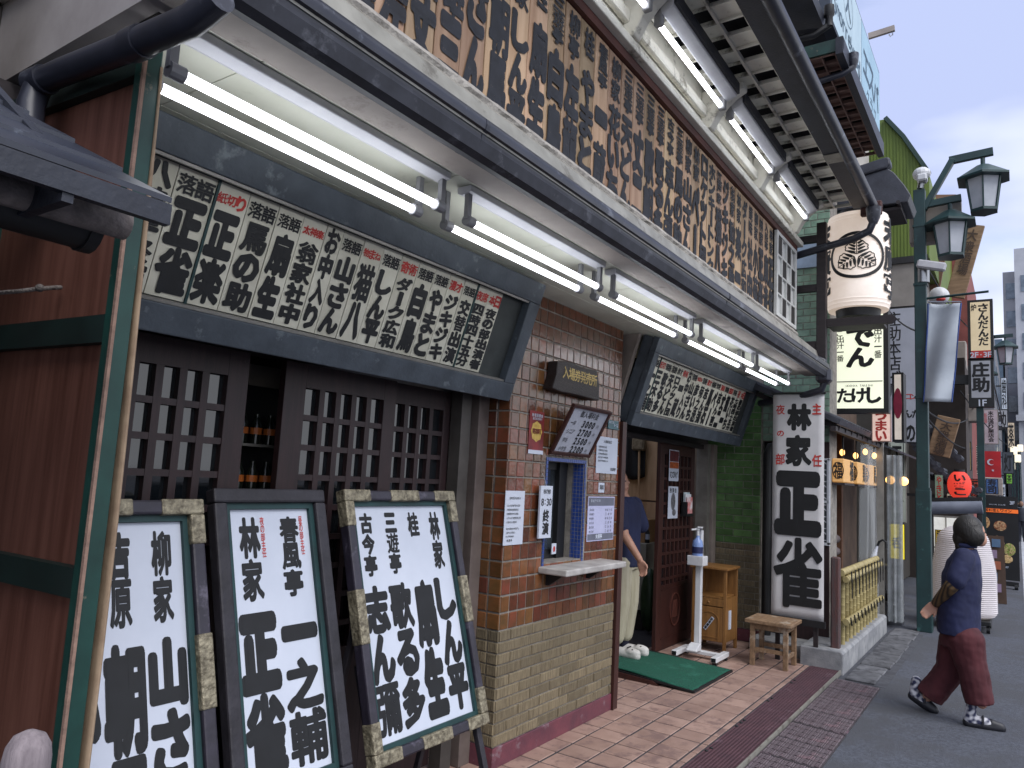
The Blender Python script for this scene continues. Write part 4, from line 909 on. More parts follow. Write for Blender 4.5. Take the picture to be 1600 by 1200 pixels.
# tall cloth banner
t = thing('vertical_banner', 'tall white banner with huge black brush characters and red small ones', 'banner')
def bfn(u, v): return (7.6+.004*math.sin(v*5+u*2), 2.03-.485*u, .42+2.165*v)
bnr = MB().sheet(bfn, 8, 30).build('cloth', mat('banner_cloth', '#c9c8c9', .85, '#bab9bb', 3, bump=.05), t, solid=.004, smooth=True)
M = frameM((7.593, 2.03, .42), (0, -1, 0), (0, 0, 1))
text_obj([('林', .135, 2.07, .235, .27, .08), ('家', .125, 1.76, .245, .31, .07), ('正', .02, 1.405, .445, .63, .085), ('雀', .02, .76, .455, .67, .046)], INK, t, M)
text_obj([('夜', .03, 2.06, .085, .10, .03), ('の', .04, 1.80, .07, .06, .03), ('部', .03, 1.57, .09, .11, .03), ('主', .375, 2.07, .085, .11, .03), ('任', .375, 1.57, .09, .12, .03)], RED, t, M)
MB().box(7.585, 7.615, 1.53, 2.045, 2.583, 2.60).box(7.58, 7.62, 1.53, 2.045, .36, .42).each('batten', BLKP, t)
MB().box(7.61, 7.64, 1.60, 1.64, 0, 2.59).box(7.61, 7.64, 1.95, 1.99, 0, 2.59).each('pole', DWOOD, t)
# ---------------------------------------------------------------- big paper lantern on its timber frame
lf = thing('lantern_gantry', 'dark timber post and arms that carry the big paper lantern', 'frame')
MB().box(7.58, 7.66, 1.53, 1.62, 2.93, 4.32).build('post', DWOOD, lf, bevel=.004)
for z in (4.17, 3.66): MB().box(7.59, 7.65, 1.621, 1.87, z-.04, z+.03).build('arm', DWOOD, lf)
MB().box(7.585, 7.655, 1.622, 1.87, 3.02, 3.11).build('arm', DWOOD, lf)
MB().prism([(1.529, 3.25), (1.529, 3.33), (.95, 3.33), (.91, 3.29), (.95, 3.25)], 7.60, 7.66).build('arm', DWOOD, lf)
MB().bar((7.75, 1.3, 3.30), (8.05, 1.3, 3.30), .5, .03).build('shelf', DWOOD, lf)
t = thing('paper_lantern', 'big white paper lantern with a black leaf crest in a ring', 'lantern')
LCX, LCY, LR = 7.93, 1.295, .30
z0, z1 = 3.46, 4.42
def lantern_prof(z0, z1, r, rib, top=.85):
    n = max(6, int((z1-z0)/rib)); out_ = []
    for i in range(n*2+1):
        f = i/(n*2); e = min(f, 1-f)
        rr = r*(top+(1-top)*min(1, e/.09)**.6)
        out_.append((rr-(.007 if i % 2 else 0), z0+(z1-z0)*f))
    return out_
LP = mat('lantern_paper', '#dcdad8', .8, '#d0cdca', 5, emit='#ffe6d0', estr=.22)
lanb = MB().lathe(lantern_prof(z0, z1, LR, .036, .93), (LCX, LCY, 0), 40).build('paper_shade', LP, t, smooth=True)
MB().lathe([(.20, z1), (.20, z1+.06)], (LCX, LCY, 0), 28).build('top_cap', BLKP, t, smooth=True); MB().lathe([(.20, z0-.08), (.21, z0)], (LCX, LCY, 0), 28).build('bottom_cap', BLKP, t, smooth=True)
def stroke(mb, pts, w, fmap):
    n = len(pts)
    for i, p in enumerate(pts):
        a = pts[max(0, i-1)]; b = pts[min(n-1, i+1)]; dx, dy = b[0]-a[0], b[1]-a[1]; L = math.hypot(dx, dy) or 1
        ww = (w[i] if isinstance(w, list) else w)/2
        for s in (1, -1): mb.v.append(tuple(fmap(p[0]-dy/L*ww*s, p[1]+dx/L*ww*s)))
    o = len(mb.v)-2*n
    for i in range(n-1): mb.f.append((o+2*i, o+2*i+1, o+2*i+3, o+2*i+2))
def cyl_map(a0, zc, r=LR+.004):
    return lambda u, v: (LCX+r*math.cos(a0+u/r), LCY+r*math.sin(a0+u/r), zc+v)
fm = cyl_map(R(187), 3.96)
mb = MB(); nn = 64
stroke(mb, [(.262*math.cos(2*math.pi*k/nn), .222*math.sin(2*math.pi*k/nn)) for k in range(nn+1)], .032, fm)
for ang in (90, 212, 328):
    ca, sa = math.cos(R(ang)), math.sin(R(ang))
    def T(x, y): # leaf axis along ang, x along axis, y across
        return ((x*ca-y*sa)*1.2, (x*sa+y*ca)*1.02-.012)
    stroke(mb, [T(.015, 0), T(.165, 0)], .008, fm)
    out_l = [T(.02+.155*s, .088*math.sin(math.pi*min(1, s*1.0)**.8)*(1+.07*math.sin(s*26))) for s in [k/14 for k in range(15)]]
    out_r = [T(.02+.155*s, -.088*math.sin(math.pi*min(1, s*1.0)**.8)*(1+.07*math.sin(s*26))) for s in [k/14 for k in range(15)]]
    stroke(mb, out_l, .011, fm); stroke(mb, out_r, .011, fm)
    for k in range(4):
        xs = .03+.03*k
        for sg_ in (1, -1): stroke(mb, [T(xs+.030*q, sg_*(.010+.062*q**1.2*(1-.12*k))) for q in [j/5 for j in range(6)]], [.021, .023, .023, .021, .017, .008], fm)
mb.build('leaf_crest', INK, t)
gl = MB()
text_mb(gl, '末廣亭', -.13, .42, .26, .84, bold=.06)
fm2 = cyl_map(R(262), 3.95)
gl.v = [fm2(x, y) for x, y, z in gl.v]; gl.build('lettering', INK, t)
gl = MB(); text_mb(gl, '末廣亭', -.13, .42, .26, .84, bold=.06); fm3 = cyl_map(R(110), 3.95); gl.v = [fm3(x, y) for x, y, z in gl.v]; gl.build('lettering', INK, t)
# small tiled roof over the lantern gate
KAW = mat('grey_roof_tile', '#3a3d46', .45, '#2b2d35', 8, bump=.2)
rt = thing('tiled_gate_roof', 'small dark tiled gable roof behind the big paper lantern', 'roof')
XR0, XR1 = 8.75, 9.35
rl = P(1312, 268, X=8.75); rr_ = P(1420, 262, X=8.75); ez = P(1418, 318, X=8.75)
MB().prism([(2.0, ez.z+.04), (.93, ez.z+.02), (.90, ez.z+.10), (.96, ez.z+.22), (1.06, ez.z+.38), (1.12, ez.z+.44), (2.0, ez.z+.30)], XR0, XR1).build('roof_body', KAW, rt, bevel=.01)
MB().prism([(2.0, ez.z+.30), (1.13, ez.z+.44), (1.09, ez.z+.48), (1.10, ez.z+.56), (1.15, ez.z+.57), (2.0, ez.z+.42)], XR0-.03, XR0+.14).build('ridge', KAW, rt, bevel=.02)
for k in range(7): MB().tube([(XR0-.04, 1.02+.17*k, ez.z+.02), (XR0+.5, 1.02+.17*k, ez.z+.02)], .022, 8).build('rafter', DWOOD, rt)
MB().box(XR0+.05, XR1, 1.0, 2.2, ez.z-.03, ez.z).build('underside', DWOOD, rt)
# ---------------------------------------------------------------- generic sign facing down the street
def panelX(parent, name, x0, y0, x1, y1, X, th_, m, bevel=0):
    a = P(x0, y0, X=X); b = P(x1, y1, X=X); c = P(x1, y0, X=X); d = P(x0, y1, X=X)
    ya, yb = (a.y+d.y)/2, (b.y+c.y)/2; za, zb = (a.z+c.z)/2, (b.z+d.z)/2
    MB().box(X, X+th_, yb, ya, zb, za).build(name, m, parent, bevel=bevel)
    W, H = ya-yb, za-zb
    return frameM((X-.004, ya, zb), (0, -1, 0), (0, 0, 1)), W, H
def signX(name, label, cat, rect, X, th_, frame_m, face_m, bw_, items=(), reds=(), group=None, extra=None):
    """box sign facing -X; items in fractions (s, u, v, w, h, bold, vertical)"""
    t = thing(name, label, cat, group)
    M, W, H = panelX(t, 'case', *rect, X, th_, frame_m)
    F = M @ Matrix.Translation((0, 0, 0))
    MB().box(bw_, W-bw_, bw_, H-bw_, -.002, .002, F).build('face', face_m, t)
    MM = M @ Matrix.Translation((0, 0, .004))
    if group: MB().box(-.8, .0, H*.72, H*.72+.05, -.06, -.02, M).build('arm', BLKP, t)
    def sc(its): return [(i[0], i[1]*W, i[2]*H, i[3]*W, i[4]*H) + tuple(i[5:]) for i in its]
    if items: text_obj(sc(items), INK, t, MM)
    if reds: text_obj(sc(reds), RED, t, MM)
    for its, m in (extra or ()): text_obj(sc(its), m, t, MM)
    return t, MM, W, H
LIT = mat('lit_sign_cream', '#e6e8d6', .5, '#dfe2cc', 3, emit='#f2f6da', estr=.34)
t, MM, W, H = signX('lit_sign', 'lit vertical sign box for oden hanging below the paper lantern', 'sign', (1300, 478, 1388, 645), 9.0, .16, BLKP, LIT, .05,
      [('おでん', .26, .98, .50, .56, .05), ('鶏出汁一番', .76, .86, .13, .36, .015), ('あご出汁一番', .09, .84, .13, .36, .015), ('たけし', .10, .235, .78, .15, .05, False), ('ODENYA TAKESHI', .25, .26, .5, .02, .0, False)])
MB().box(.09*W, .90*W, .285*H, .293*H, 0, .002, MM).build('rule_line', INK, t)
MB().box(9.06, 9.12, 1.74, 2.4, 3.3, 3.36).build('arm', BLKP, t)
# ---------------------------------------------------------------- restaurant next door
rs = thing('oden_restaurant', 'small wooden restaurant with tiled awning, plastic curtain and warm lights', 'building')
MB().box(8.62, 14.2, 2.35, 3.2, 0, 4.4).build('wall', mat('restaurant_wall', '#5b4a3d', .8, '#463830', 4), rs)
MB().box(10.4, 10.5, 1.9, 2.35, .0, 2.4).build('side_wall', mat('restaurant_wood', '#6d4a34', .7, '#553826', 5), rs)
MB().prism([(1.44, 2.30), (2.4, 2.72), (2.4, 2.78), (1.42, 2.345)], 7.75, 10.75).build('awning_roof', KAW, rs)
for k in range(21): MB().tube([(7.79+k*.145, 1.425, 2.34), (7.79+k*.145, 2.3, 2.745)], .028, 8).build('roof_tile', KAW, rs, smooth=True)
for k in range(9): MB().bar((7.9+k*.34, 1.46, 2.27), (7.9+k*.34, 2.35, 2.66), .04, .05).build('rafter', DWOOD, rs)
MB().box(7.75, 10.75, 1.47, 1.52, 2.235, 2.285).build('eave_beam', DWOOD, rs)
MB().prism([(1.30, 2.20), (2.3, 2.62), (2.3, 2.64), (1.29, 2.225)], 10.8, 14.0).build('second_awning', mat('awning_sheet', '#4b4f58', .5, '#3c4048', 6), rs)
MB().box(7.72, 7.80, 1.43, 1.51, .14, 1.02, c=.012).build('log_post', mat('red_grey_log', '#5a3b38', .8, '#4a4445', 9, stretch=(3, 3, .5), bump=.5), rs)
MB().box(8.62, 8.72, 1.72, 1.82, .14, 2.3).build('post', mat('restaurant_post', '#4b3a36', .7), rs); MB().box(10.6, 10.68, 1.44, 1.52, .0, 2.3).build('post', ALU, rs)
for z in (.98, 1.12): MB().tube([(7.86, 1.78, z), (9.3, 1.76, z-.02)], .05, 10).build('log_rail', mat('grey_log', '#5b5152', .8, '#453d3e', 8, bump=.4), rs, smooth=True)
# patterned screen window
sc_ = MB()
MB().box(8.20, 8.215, 1.63, 2.0, 1.12, 1.95).build('screen_glass', mat('screen_dark', '#3a4143', .5), rs)
for k in range(6): sc_.bar((8.195, 1.635+k*.072, 1.12), (8.195, 1.635+k*.072, 1.95), .012, .012)
for k in range(14):
    z = 1.14+k*.06
    for j in range(5): sc_.bar((8.194, 1.64+j*.072, z), (8.194, 1.70+j*.072, z+(.045 if (j+k) % 2 else -.0)), .008, .01)
sc_.box(8.18, 8.22, 1.62, 2.0, 1.52, 1.545).box(8.18, 8.22, 1.61, 1.632, 1.1, 1.97).box(8.18, 8.22, 1.61, 2.0, 1.96, 1.98).box(8.18, 8.22, 1.61, 2.0, 1.09, 1.118)
sc_.build('screen_lattice', mat('screen_white', '#c2c6cc', .6), rs)
# hanging reed lamps with characters
REED = mat('lit_reed', '#c9a877', .6, '#b08c58', 30, stretch=(.3, .3, 30), emit='#ffb45c', estr=.14)
for k, (x, ch) in enumerate(((8.35, '福'), (9.15, '鶏'), (9.95, '馬'))):
    o = thing('reed_lamp', ['nearest lit reed lamp under the restaurant awning', 'middle lit reed lamp under the restaurant awning', 'farthest lit reed lamp under the restaurant awning'][k], 'lamp', 'lit reed lamps under the restaurant awning')
    MB().box(x, x+.55, 1.50, 1.62, 1.74, 1.99, c=.01).build('shade', REED, o)
    MB().box(x-.005, x+.555, 1.495, 1.625, 1.715, 1.739).build('base_rail', DWOOD, o); MB().tube([(x+.27, 1.56, 1.99), (x+.27, 1.56, 2.25)], .006, 6).build('cord', BLKP, o)
    mb = MB(); fmm = lambda u, v: (x-.003, 1.56-u, 1.865+v)
    stroke(mb, [(.052*math.cos(2*math.pi*q/20), .085*math.sin(2*math.pi*q/20)) for q in range(21)], .010, fmm); mb.build('ring_mark', INK, o)
    text_obj([(ch, .012, .20, .086, .17, .03)], INK, o, frameM((x-.004, 1.615, 1.75), (0, -1, 0), (0, 0, 1)))
    text_obj([(ch, .30, .23, .22, .22, .05)], INK, o, frameM((x, 1.499, 1.75), (1, 0, 0), (0, 0, 1)))
WARM = mat('warm_bulb', '#ffd9a0', .4, emit='#ffbf6e', estr=1.6)
for k, (px, py) in enumerate(((1391, 750), (1412, 752))):
    q = P(px, py, X=11.4); o = thing('globe_lamp', ['left warm globe lamp beside the plastic curtain', 'right warm globe lamp beside the plastic curtain'][k], 'lamp', 'warm globe lamps')
    MB().ell(tuple(q), (.06, .06, .06), 14, 10).build('globe', WARM, o, smooth=True); MB().tube([(q.x, q.y, q.z+.07), (q.x, q.y, 2.35)], .006, 6).build('cord', BLKP, o)
for k, (px, py) in enumerate(((1316, 707), (1337, 712), (1352, 706), (1366, 712))):
    q = P(px, py, X=9.6+k*.3); o = thing('small_bulb', 'small warm bulb, number %s from the banner under the restaurant awning' % ('one', 'two', 'three', 'four')[k], 'bulb', 'small warm bulbs'); MB().ell(tuple(q), (.03, .03, .04), 10, 8).build('bulb', WARM, o, smooth=True); MB().tube([(q.x, q.y, q.z+.03), (q.x, q.y, 2.4)], .004, 6).build('cord', BLKP, o)
# concrete kerb
kb = MB(); kb.prism([(1.375, -.06), (1.375, .15), (1.395, .175), (1.76, .175), (1.76, -.06)], 7.6, 10.35); o = kb.build('concrete_kerb', CONC, bevel=.012); tag(o, 'rough grey concrete kerb under the bamboo fence', 'kerb')
MB().box(7.82, 8.6, 1.8, 2.3, .0, .12).build('floor_slab', CONC, rs)
# bamboo fence
bf = thing('bamboo_fence', 'short yellow bamboo fence tied with black cord on the kerb', 'fence')
BAM = mat('bamboo', '#b0a272', .5, '#8f8156', 9, stretch=(1, 1, .3), rnd=.12)
FY = 1.45
for k in range(11):
    x = 7.98+k*.2; pr = []
    for q in range(9):
        z = .176+q*.075; pr += [(.024, z), (.024, z+.066), (.027, z+.072)]
    MB().lathe(pr, (x, FY, 0), 10).build('upright', BAM, bf, smooth=True)
for z in (.80, .40):
    for yy in (FY-.045, FY+.045): MB().tube([(7.9+.25*q, yy, z+.004*math.sin(q*2)) for q in range(10)], .030, 10).build('rail', BAM, bf, smooth=True)
MB().tube([(7.9, FY, .86), (10.1, FY, .86)], .034, 10).build('rail', BAM, bf, smooth=True)
for k in range(11):
    x = 7.98+k*.2
    MB().tube([(x-.02, FY-.085, .88), (x-.02, FY-.09, .78), (x+.02, FY-.085, .70)], .007, 6).tube([(x-.03, FY-.08, .44), (x+.03, FY-.08, .36)], .007, 6).tube([(x, FY-.088, .80), (x+.01, FY-.086, .62)], .005, 6).each('cord_tie', BLKP, bf)
# beer keg
kg = thing('beer_keg', 'steel beer keg with a black rim on the pavement', 'keg', loc=(11.1, 1.44, GZ))
MB().lathe([(.15, 0), (.165, .02), (.165, .10), (.175, .12), (.165, .14), (.165, .24), (.175, .26), (.165, .28), (.165, .33), (.14, .36)], (0, 0, 0), 28).build('body', STEEL, kg, smooth=True)
MB().lathe([(.168, .30), (.17, .40), (.155, .40), (.15, .34)], (0, 0, 0), 28, cap=False).build('rim', BLKP, kg, smooth=True)
# stacked stools and folded umbrella behind the fence
for k in range(2):
    sx, sy = 11.6+k*.5, 1.75
    o = thing('black_stool', ['nearer black stool inside the plastic curtain', 'farther black stool inside the plastic curtain'][k], 'stool', 'black stools', (sx, sy, GZ))
    MB().lathe([(.16, .60), (.17, .62), (.17, .66), (.15, .67)], (0, 0, 0), 18).build('seat', BLKP, o, smooth=True)
    for a in range(4): MB().tube([(.11*math.cos(a*1.57+.7), .11*math.sin(a*1.57+.7), .60), (.19*math.cos(a*1.57+.7), .19*math.sin(a*1.57+.7), 0)], .014, 8).build('leg', BLKP, o)
um = thing('folded_umbrella', 'folded white umbrella with a dark curved handle leaning on the fence', 'umbrella')
a = P(1352, 905, X=10.2); b = P(1371, 853, X=10.3)
MB().tube([a, a.lerp(b, .3), a.lerp(b, .75), b], [.02, .045, .03, .012], 10).build('canopy', mat('umbrella_white', '#c5c9d2', .5, '#aeb2bd', 12), um, smooth=True)
MB().tube([b, b+Vector((0, -.02, .05)), b+Vector((0, -.06, .08)), b+Vector((0, -.10, .05)), b+Vector((0, -.10, -.02))], .014, 8).build('handle', BLKP, um, smooth=True)
# plastic curtain
pc = thing('plastic_curtain', 'clear plastic curtain hanging from the restaurant awning', 'curtain')
def cf(u, v): return (9.4+1.25*u, 1.50+.03*math.sin(u*22)+.02*math.sin(v*3+u*7), .1+2.12*v)
MB().sheet(cf, 60, 10).build('sheet', CLEAR, pc, smooth=True)
pc2 = thing('gathered_curtain', 'bunched translucent curtain beside the green lamp post', 'curtain')
def cf2(u, v):
    a = u*2*math.pi*1.0; r = .09+.035*math.sin(u*40); return (10.75+r*math.cos(a), 1.33+r*.8*math.sin(a), .05+2.1*v)
MB().sheet(cf2, 60, 8).build('sheet', mat('milky_plastic', '#aeb3b6', .35, '#8f9497', 9, alpha=.55), pc2, smooth=True)
# posters behind the curtain
t, MM, W, H = signX('yellow_poster', 'bright yellow backlit poster with a drinking character behind the curtain', 'poster', (1389, 818, 1414, 874), 13.2, .04, BLKP, mat('lit_yellow', '#d9c92e', .5, '#c9b41f', 6, emit='#f0dc30', estr=.5), .01, [('呑', .18, .62, .62, .32, .03)])
signX('white_poster', 'pale poster above the yellow one behind the curtain', 'poster', (1388, 690, 1416, 816), 13.2, .04, ALU, mat('pale_green_print', '#c4ccc0', .6, '#b1b9ad', 4), .01, [('エ', .2, .95, .6, .2, .03), ('Smor', .1, .30, .8, .1, .0, False)])
signX('pink_sign', 'pale pink sign with red characters right of the oden sign', 'sign', (1362, 640, 1392, 690), 9.6, .06, mat('pink_sign_case', '#b59a92', .6), mat('pink_face', '#d8bdb2', .6, emit='#ffd9c9', estr=.2), .01, reds=[('うまい', .2, .98, .6, .96, .05)])
t, MM, W, H = signX('side_sign', 'narrow black framed sign with a crimson oval', 'sign', (1394, 582, 1412, 690), 11.6, .3, BLKP, mat('cream_face', '#cfc6bd', .6, emit='#fff1e0', estr=.15), .03)
MB().ell((0, 0, 0), (.055, .22, .001), 16, 4, Matrix.Identity(3).to_4x4()).build('crimson_oval', mat('crimson', '#8e2540', .5), t).matrix_local = MM @ Matrix.Translation((W/2, H*.55, .002))
# ---------------------------------------------------------------- green clad building and its white sign
gb = thing('green_building', 'lime green corrugated building with a slanted roofline', 'building')
X = 14.6
LIME = mat('lime_cladding', '#66792c', .6, '#576a26', 5, stretch=(1, 1, .2))
pa = [P(1384, 186, X=X), P(1412, 215, X=X), P(1452, 272, X=X), P(1452, 402, X=X), P(1384, 402, X=X)]
poly = [(p.y, p.z) for p in pa]
MB().prism([(4.0, poly[0][1])]+poly[:4]+[(4.0, poly[3][1])], X, X+6).build('wall', LIME, gb)
ya, yb = poly[0][0]+.3, poly[3][0]
k = 0
while True:
    y = ya-k*.055
    if y < yb+.02: break
    f = (poly[0][1]-.0) if y > poly[0][0] else poly[0][1]+(poly[2][1]-poly[0][1])*(poly[0][0]-y)/(poly[0][0]-poly[2][0])
    MB().box(X-.012, X, y-.014, y+.014, poly[3][1], f-.06).build('rib', LIME, gb); k += 1
for a, b in zip(pa[:2], pa[1:3]): MB().bar(a-Vector((.03, 0, 0)), b-Vector((.03, 0, 0)), .12, .07).build('roof_edge', mat('dark_green_trim', '#1f3a33', .5), gb)
z_ = P(1410, 402, X=X).z; zz = P(1410, 478, X=X).z
MB().box(X+.02, X+5, P(1436, 440, X=X).y, 4.0, zz, z_).build('grey_band', mat('warm_grey_panel', '#8f8a84', .7, '#7f7a75', 3), gb)
MB().box(X-.04, X, P(1450, 402, X=X).y, 4.0, z_-.12, z_).build('band_trim', BLKP, gb)
t, MM, W, H = signX('white_wall_sign', 'large white wall sign with vertical dark characters beside the lamp post', 'sign', (1380, 480, 1442, 692), X-.1, .1, BLKP, mat('white_sign_face', '#a9adb8', .6, '#9da1ac', 3), .02, [('庄助本店ビル', .10, .97, .36, .66, .01), ('んだ', .50, .27, .45, .12, .04, False), ('の', .55, .13, .25, .12, .04)], [('ロン', .55, .36, .3, .05, .02, False)])
MB().box(X, X+8, 1.9, 4.0, 0, z_).build('lower_wall', mat('shop_dark', '#4a4743', .8), gb)
# ---------------------------------------------------------------- upper storey next door: billboard, second eave
ub = thing('neighbour_upper_floor', 'pale stucco upper floor with a brown checkered eave above the lantern', 'building')
MB().box(8.7, 14.0, 2.1, 4.0, 4.45, 8.6).build('wall', mat('pale_stucco', '#b3afa8', .85, '#9f9b94', 3, bump=.5, bscale=25), ub)
EZ = 6.3; BRL = mat('brown_lattice', '#8a6d62', .7, '#755a50', 6)
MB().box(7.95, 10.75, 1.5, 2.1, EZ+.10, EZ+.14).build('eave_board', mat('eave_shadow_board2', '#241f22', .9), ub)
EY = [1.52, 1.66, 1.80, 1.94, 2.08]
for y in EY: MB().box(7.95, 10.75, y-.007, y+.007, EZ, EZ+.05).build('slat', BRL, ub)
m1 = MB().box(-.007, .007, 1.53, 2.07, EZ+.003, EZ+.047).mesh('slat'); m1.materials.append(BRL)
m2 = MB().box(.008, .157, 0, .124, EZ+.04, EZ+.05).mesh('cell'); m2.materials.append(BRL)
for i in range(18):
    inst(m1, 'slat', ub, Vector((7.96+i*.164, 0, 0)))
    for j in range(4):
        if (i+j) % 2 and i < 17: inst(m2, 'cell_panel', ub, Vector((7.96+i*.164, EY[j]+.008, 0)))
MB().box(7.9, 10.8, 1.43, 1.505, EZ-.03, EZ+.16).build('eave_beam', NAVYW, ub)
MB().box(7.92, 7.95, 1.43, 2.15, EZ+.02, EZ+.16).build('end_board', GREENP, ub)
MB().tube([(8.3, 1.40, EZ+.14), (8.3, 1.40, EZ+.0), (8.25, 1.5, EZ-.08), (8.2, 2.1, EZ-.16)], .035, 10).build('downpipe', GUTT, ub, smooth=True)
MB().lathe([(.06, .10), (.055, 0), (.03, -.06)], (8.3, 1.40, EZ+.05), 10).build('hopper', GUTT, ub, smooth=True)
ue = thing('top_eave', 'dark upturned roof corner with a rain hopper at the top edge', 'roof')
MB().prism([(1.52, 6.30), (1.50, 6.38), (2.3, 6.62), (2.3, 6.45)], 5.6, 7.4).build('eave_slab', NAVYW, ue); MB().box(5.6, 7.3, 1.60, 2.2, 6.36, 6.40).build('soffit_board', BRL, ue)
MB().tube([(7.35, 1.46, 6.44), (7.35, 1.46, 6.28), (7.33, 1.6, 6.2), (7.2, 2.2, 6.16)], .035, 10).build('downpipe', BLKP, ue, smooth=True); MB().lathe([(.05, .12), (.05, .02), (.035, 0), (.04, -.10)], (7.35, 1.46, 6.36), 10).build('hopper', BLKP, ue, smooth=True)
MB().box(4.5, 7.5, 2.1, 2.35, 4.9, 8.2).build('upper_wall', mat('pale_stucco2', '#a9a7a6', .85, '#97959a', 3, bump=.4), ue)  # wall cut thin so sky light reaches the open foyer
bb = thing('roof_billboard', 'pale blue billboard parallel to the street above the second eave', 'billboard')
MB().box(8.1, 11.65, 1.60, 1.72, 6.84, 7.98).build('case', mat('billboard_frame', '#39424f', .5), bb)
BF = mat('billboard_face', '#b7cdd6', .5, '#a9c0cb', 3)
MB().box(8.2, 10.05, 1.594, 1.60, 6.87, 7.94).build('face_panel', BF, bb); MB().box(10.08, 11.62, 1.594, 1.60, 6.87, 7.94).build('face_panel', mat('billboard_face2', '#9fc0d2', .5, '#93b5c8', 3), bb)
M = frameM((8.2, 1.592, 6.87), (1, 0, 0), (0, 0, 1))
BT = mat('billboard_ink', '#3f5a6e', .6)
text_obj([('Smorrebrod', .05, .42, 1.7, .30, .005, False), ('エスパ', 2.0, .80, 1.3, .46, .02, False), ('クラブ', 2.2, .30, .9, .2, .0, False), ('人', .75, .88, .34, .34, .02)], BT, bb, M)
mb = MB(); fmm = lambda u, v: (9.12+u, 1.591, 7.58+v); stroke(mb, [(.30*math.cos(2*math.pi*q/40), .26*math.sin(2*math.pi*q/40)) for q in range(41)], .012, fmm); mb.build('ring_mark', BT, bb)
MB().box(8.1, 11.65, 1.72, 2.1, 6.84, 6.95).build('bracket', NAVYW, bb)
fa = thing('hook_arm', 'thin pale arm with a hook sticking out above the billboard', 'bracket')
a = P(1357, 57, X=11.9); b = P(1398, 44, X=11.9); MB().bar(a, b, .05, .09).build('arm', FASC, fa); MB().tube([b+Vector((0, .03, -.04)), b+Vector((0, .03, -.10)), b+Vector((0, .06, -.12)), b+Vector((0, .08, -.08))], .01, 6).build('hook', STEEL, fa)
# ---------------------------------------------------------------- street lamp posts
LGREEN = mat('lamp_green', '#1c3c3d', .45, '#163032', 5, wear='#3a6260', wscale=7, wpos=.66)
FROST = mat('frosted_glass', '#b9bdc4', .5, '#a8adb5', 4)
def lamp_head(par, c, s=1.0):
    """hexagonal lantern head hung at c"""
    def hexa(r0, z0, r1, z1, name, m):
        MB().lathe([(r0*s, z0*s), (r1*s, z1*s)], c, 6).build(name, m, par)
    hexa(.36, -.14, .08, .06, 'cap', LGREEN); hexa(.37, -.17, .37, -.14, 'cap_rim', LGREEN)
    hexa(.17, -.62, .235, -.17, 'glass', FROST); hexa(.19, -.66, .19, -.62, 'base_ring', LGREEN)
    MB().tube([(c[0], c[1], c[2]+.05*s), (c[0], c[1], c[2]+.17*s)], .03*s, 8).build('hanger', LGREEN, par)
    for k in range(6):
        a = 2*math.pi*k/6
        MB().bar((c[0]+.175*s*math.cos(a), c[1]+.175*s*math.sin(a), c[2]-.62*s), (c[0]+.24*s*math.cos(a), c[1]+.24*s*math.sin(a), c[2]-.17*s), .022*s, .022*s).build('rib', LGREEN, par)
lp = thing('street_lamp', 'green square lamp post with two hexagonal lantern heads', 'street lamp')
LX, LYY = 10.85, 1.01
MB().box(LX-.07, LX+.07, LYY-.07, LYY+.07, GZ, 5.72).build('post', LGREEN, lp, bevel=.008)
MB().box(LX-.085, LX+.085, LYY-.085, LYY+.085, GZ, 1.72).build('post_sleeve', LGREEN, lp, bevel=.008)
for z in (1.72, 2.9, 4.4, 5.2): MB().box(LX-.08, LX+.08, LYY-.08, LYY+.08, z, z+.03).build('band', LGREEN, lp)
MB().bar((LX, LYY-.05, 5.45), (LX, .62, 6.08), .07, .10, (1, 0, 0)).bar((LX, .66, 6.07), (LX, .17, 6.10), .07, .10).build('arm', LGREEN, lp, bevel=.006)
MB().bar((LX, LYY+.3, 5.48), (LX, .53, 5.54), .07, .09).build('arm', LGREEN, lp, bevel=.006)
lamp_head(lp, (LX, .285, 5.88), .88); lamp_head(lp, (LX, .66, 5.33), .88)
cc = thing('security_camera', 'white dome topped security camera on top of the lamp post', 'camera')
q = P(1440, 272, X=10.8); MB().ell(tuple(q), (.11, .11, .09), 14, 10).box(q.x-.12, q.x+.05, q.y-.07, q.y+.05, q.z-.13, q.z-.03, c=.02).build('body', WP, cc, smooth=False); MB().tube([(q.x, q.y, q.z-.1), (q.x, q.y+.02, 5.73)], .04, 8).build('mount', STEEL, cc)
cc = thing('security_camera', 'long grey bullet camera clamped halfway up the lamp post', 'camera')
a = P(1433, 412, X=10.74); b = P(1478, 418, X=10.74); MB().bar(a, b, .10, .11, c=.02).build('body', LAMPW, cc); MB().tube([(LX, LYY-.02, a.z-.03), (LX, LYY-.02, a.z-.24)], .085, 12).build('clamp', STEEL, cc, smooth=True)
eb = thing('control_box', 'grey equipment box on the street side of the lamp post', 'box'); q = P(1428, 330, X=11.0); MB().box(q.x, q.x+.2, q.y-.55, q.y+.06, q.z-.45, q.z+.1, c=.01).build('case', FASC, eb)
fl = thing('hanging_flag', 'plain white flag with blue edges hanging from the lamp post', 'flag')
pa, pb, pcq, pd = P(1450, 474, X=10.7), P(1502, 474, X=10.7), P(1487, 628, X=10.7), P(1443, 628, X=10.7)
def ff(u, v):
    p = (pa.lerp(pb, u)).lerp(pd.lerp(pcq, u), v); p.x += .05*math.sin(u*5+v*3)+.03*math.sin(v*9+u*2); return p
MB().sheet(ff, 16, 24).build('cloth', mat('flag_cloth', '#b4bcc4', .7, '#a5adb7', 3), fl, solid=.004, smooth=True)
BE = mat('flag_blue', '#2d4a8a', .7)
MB().tube([ff(0, k/12) for k in range(13)], .009, 6).tube([ff(1, k/12) for k in range(13)], .009, 6).build('hem', BE, fl)
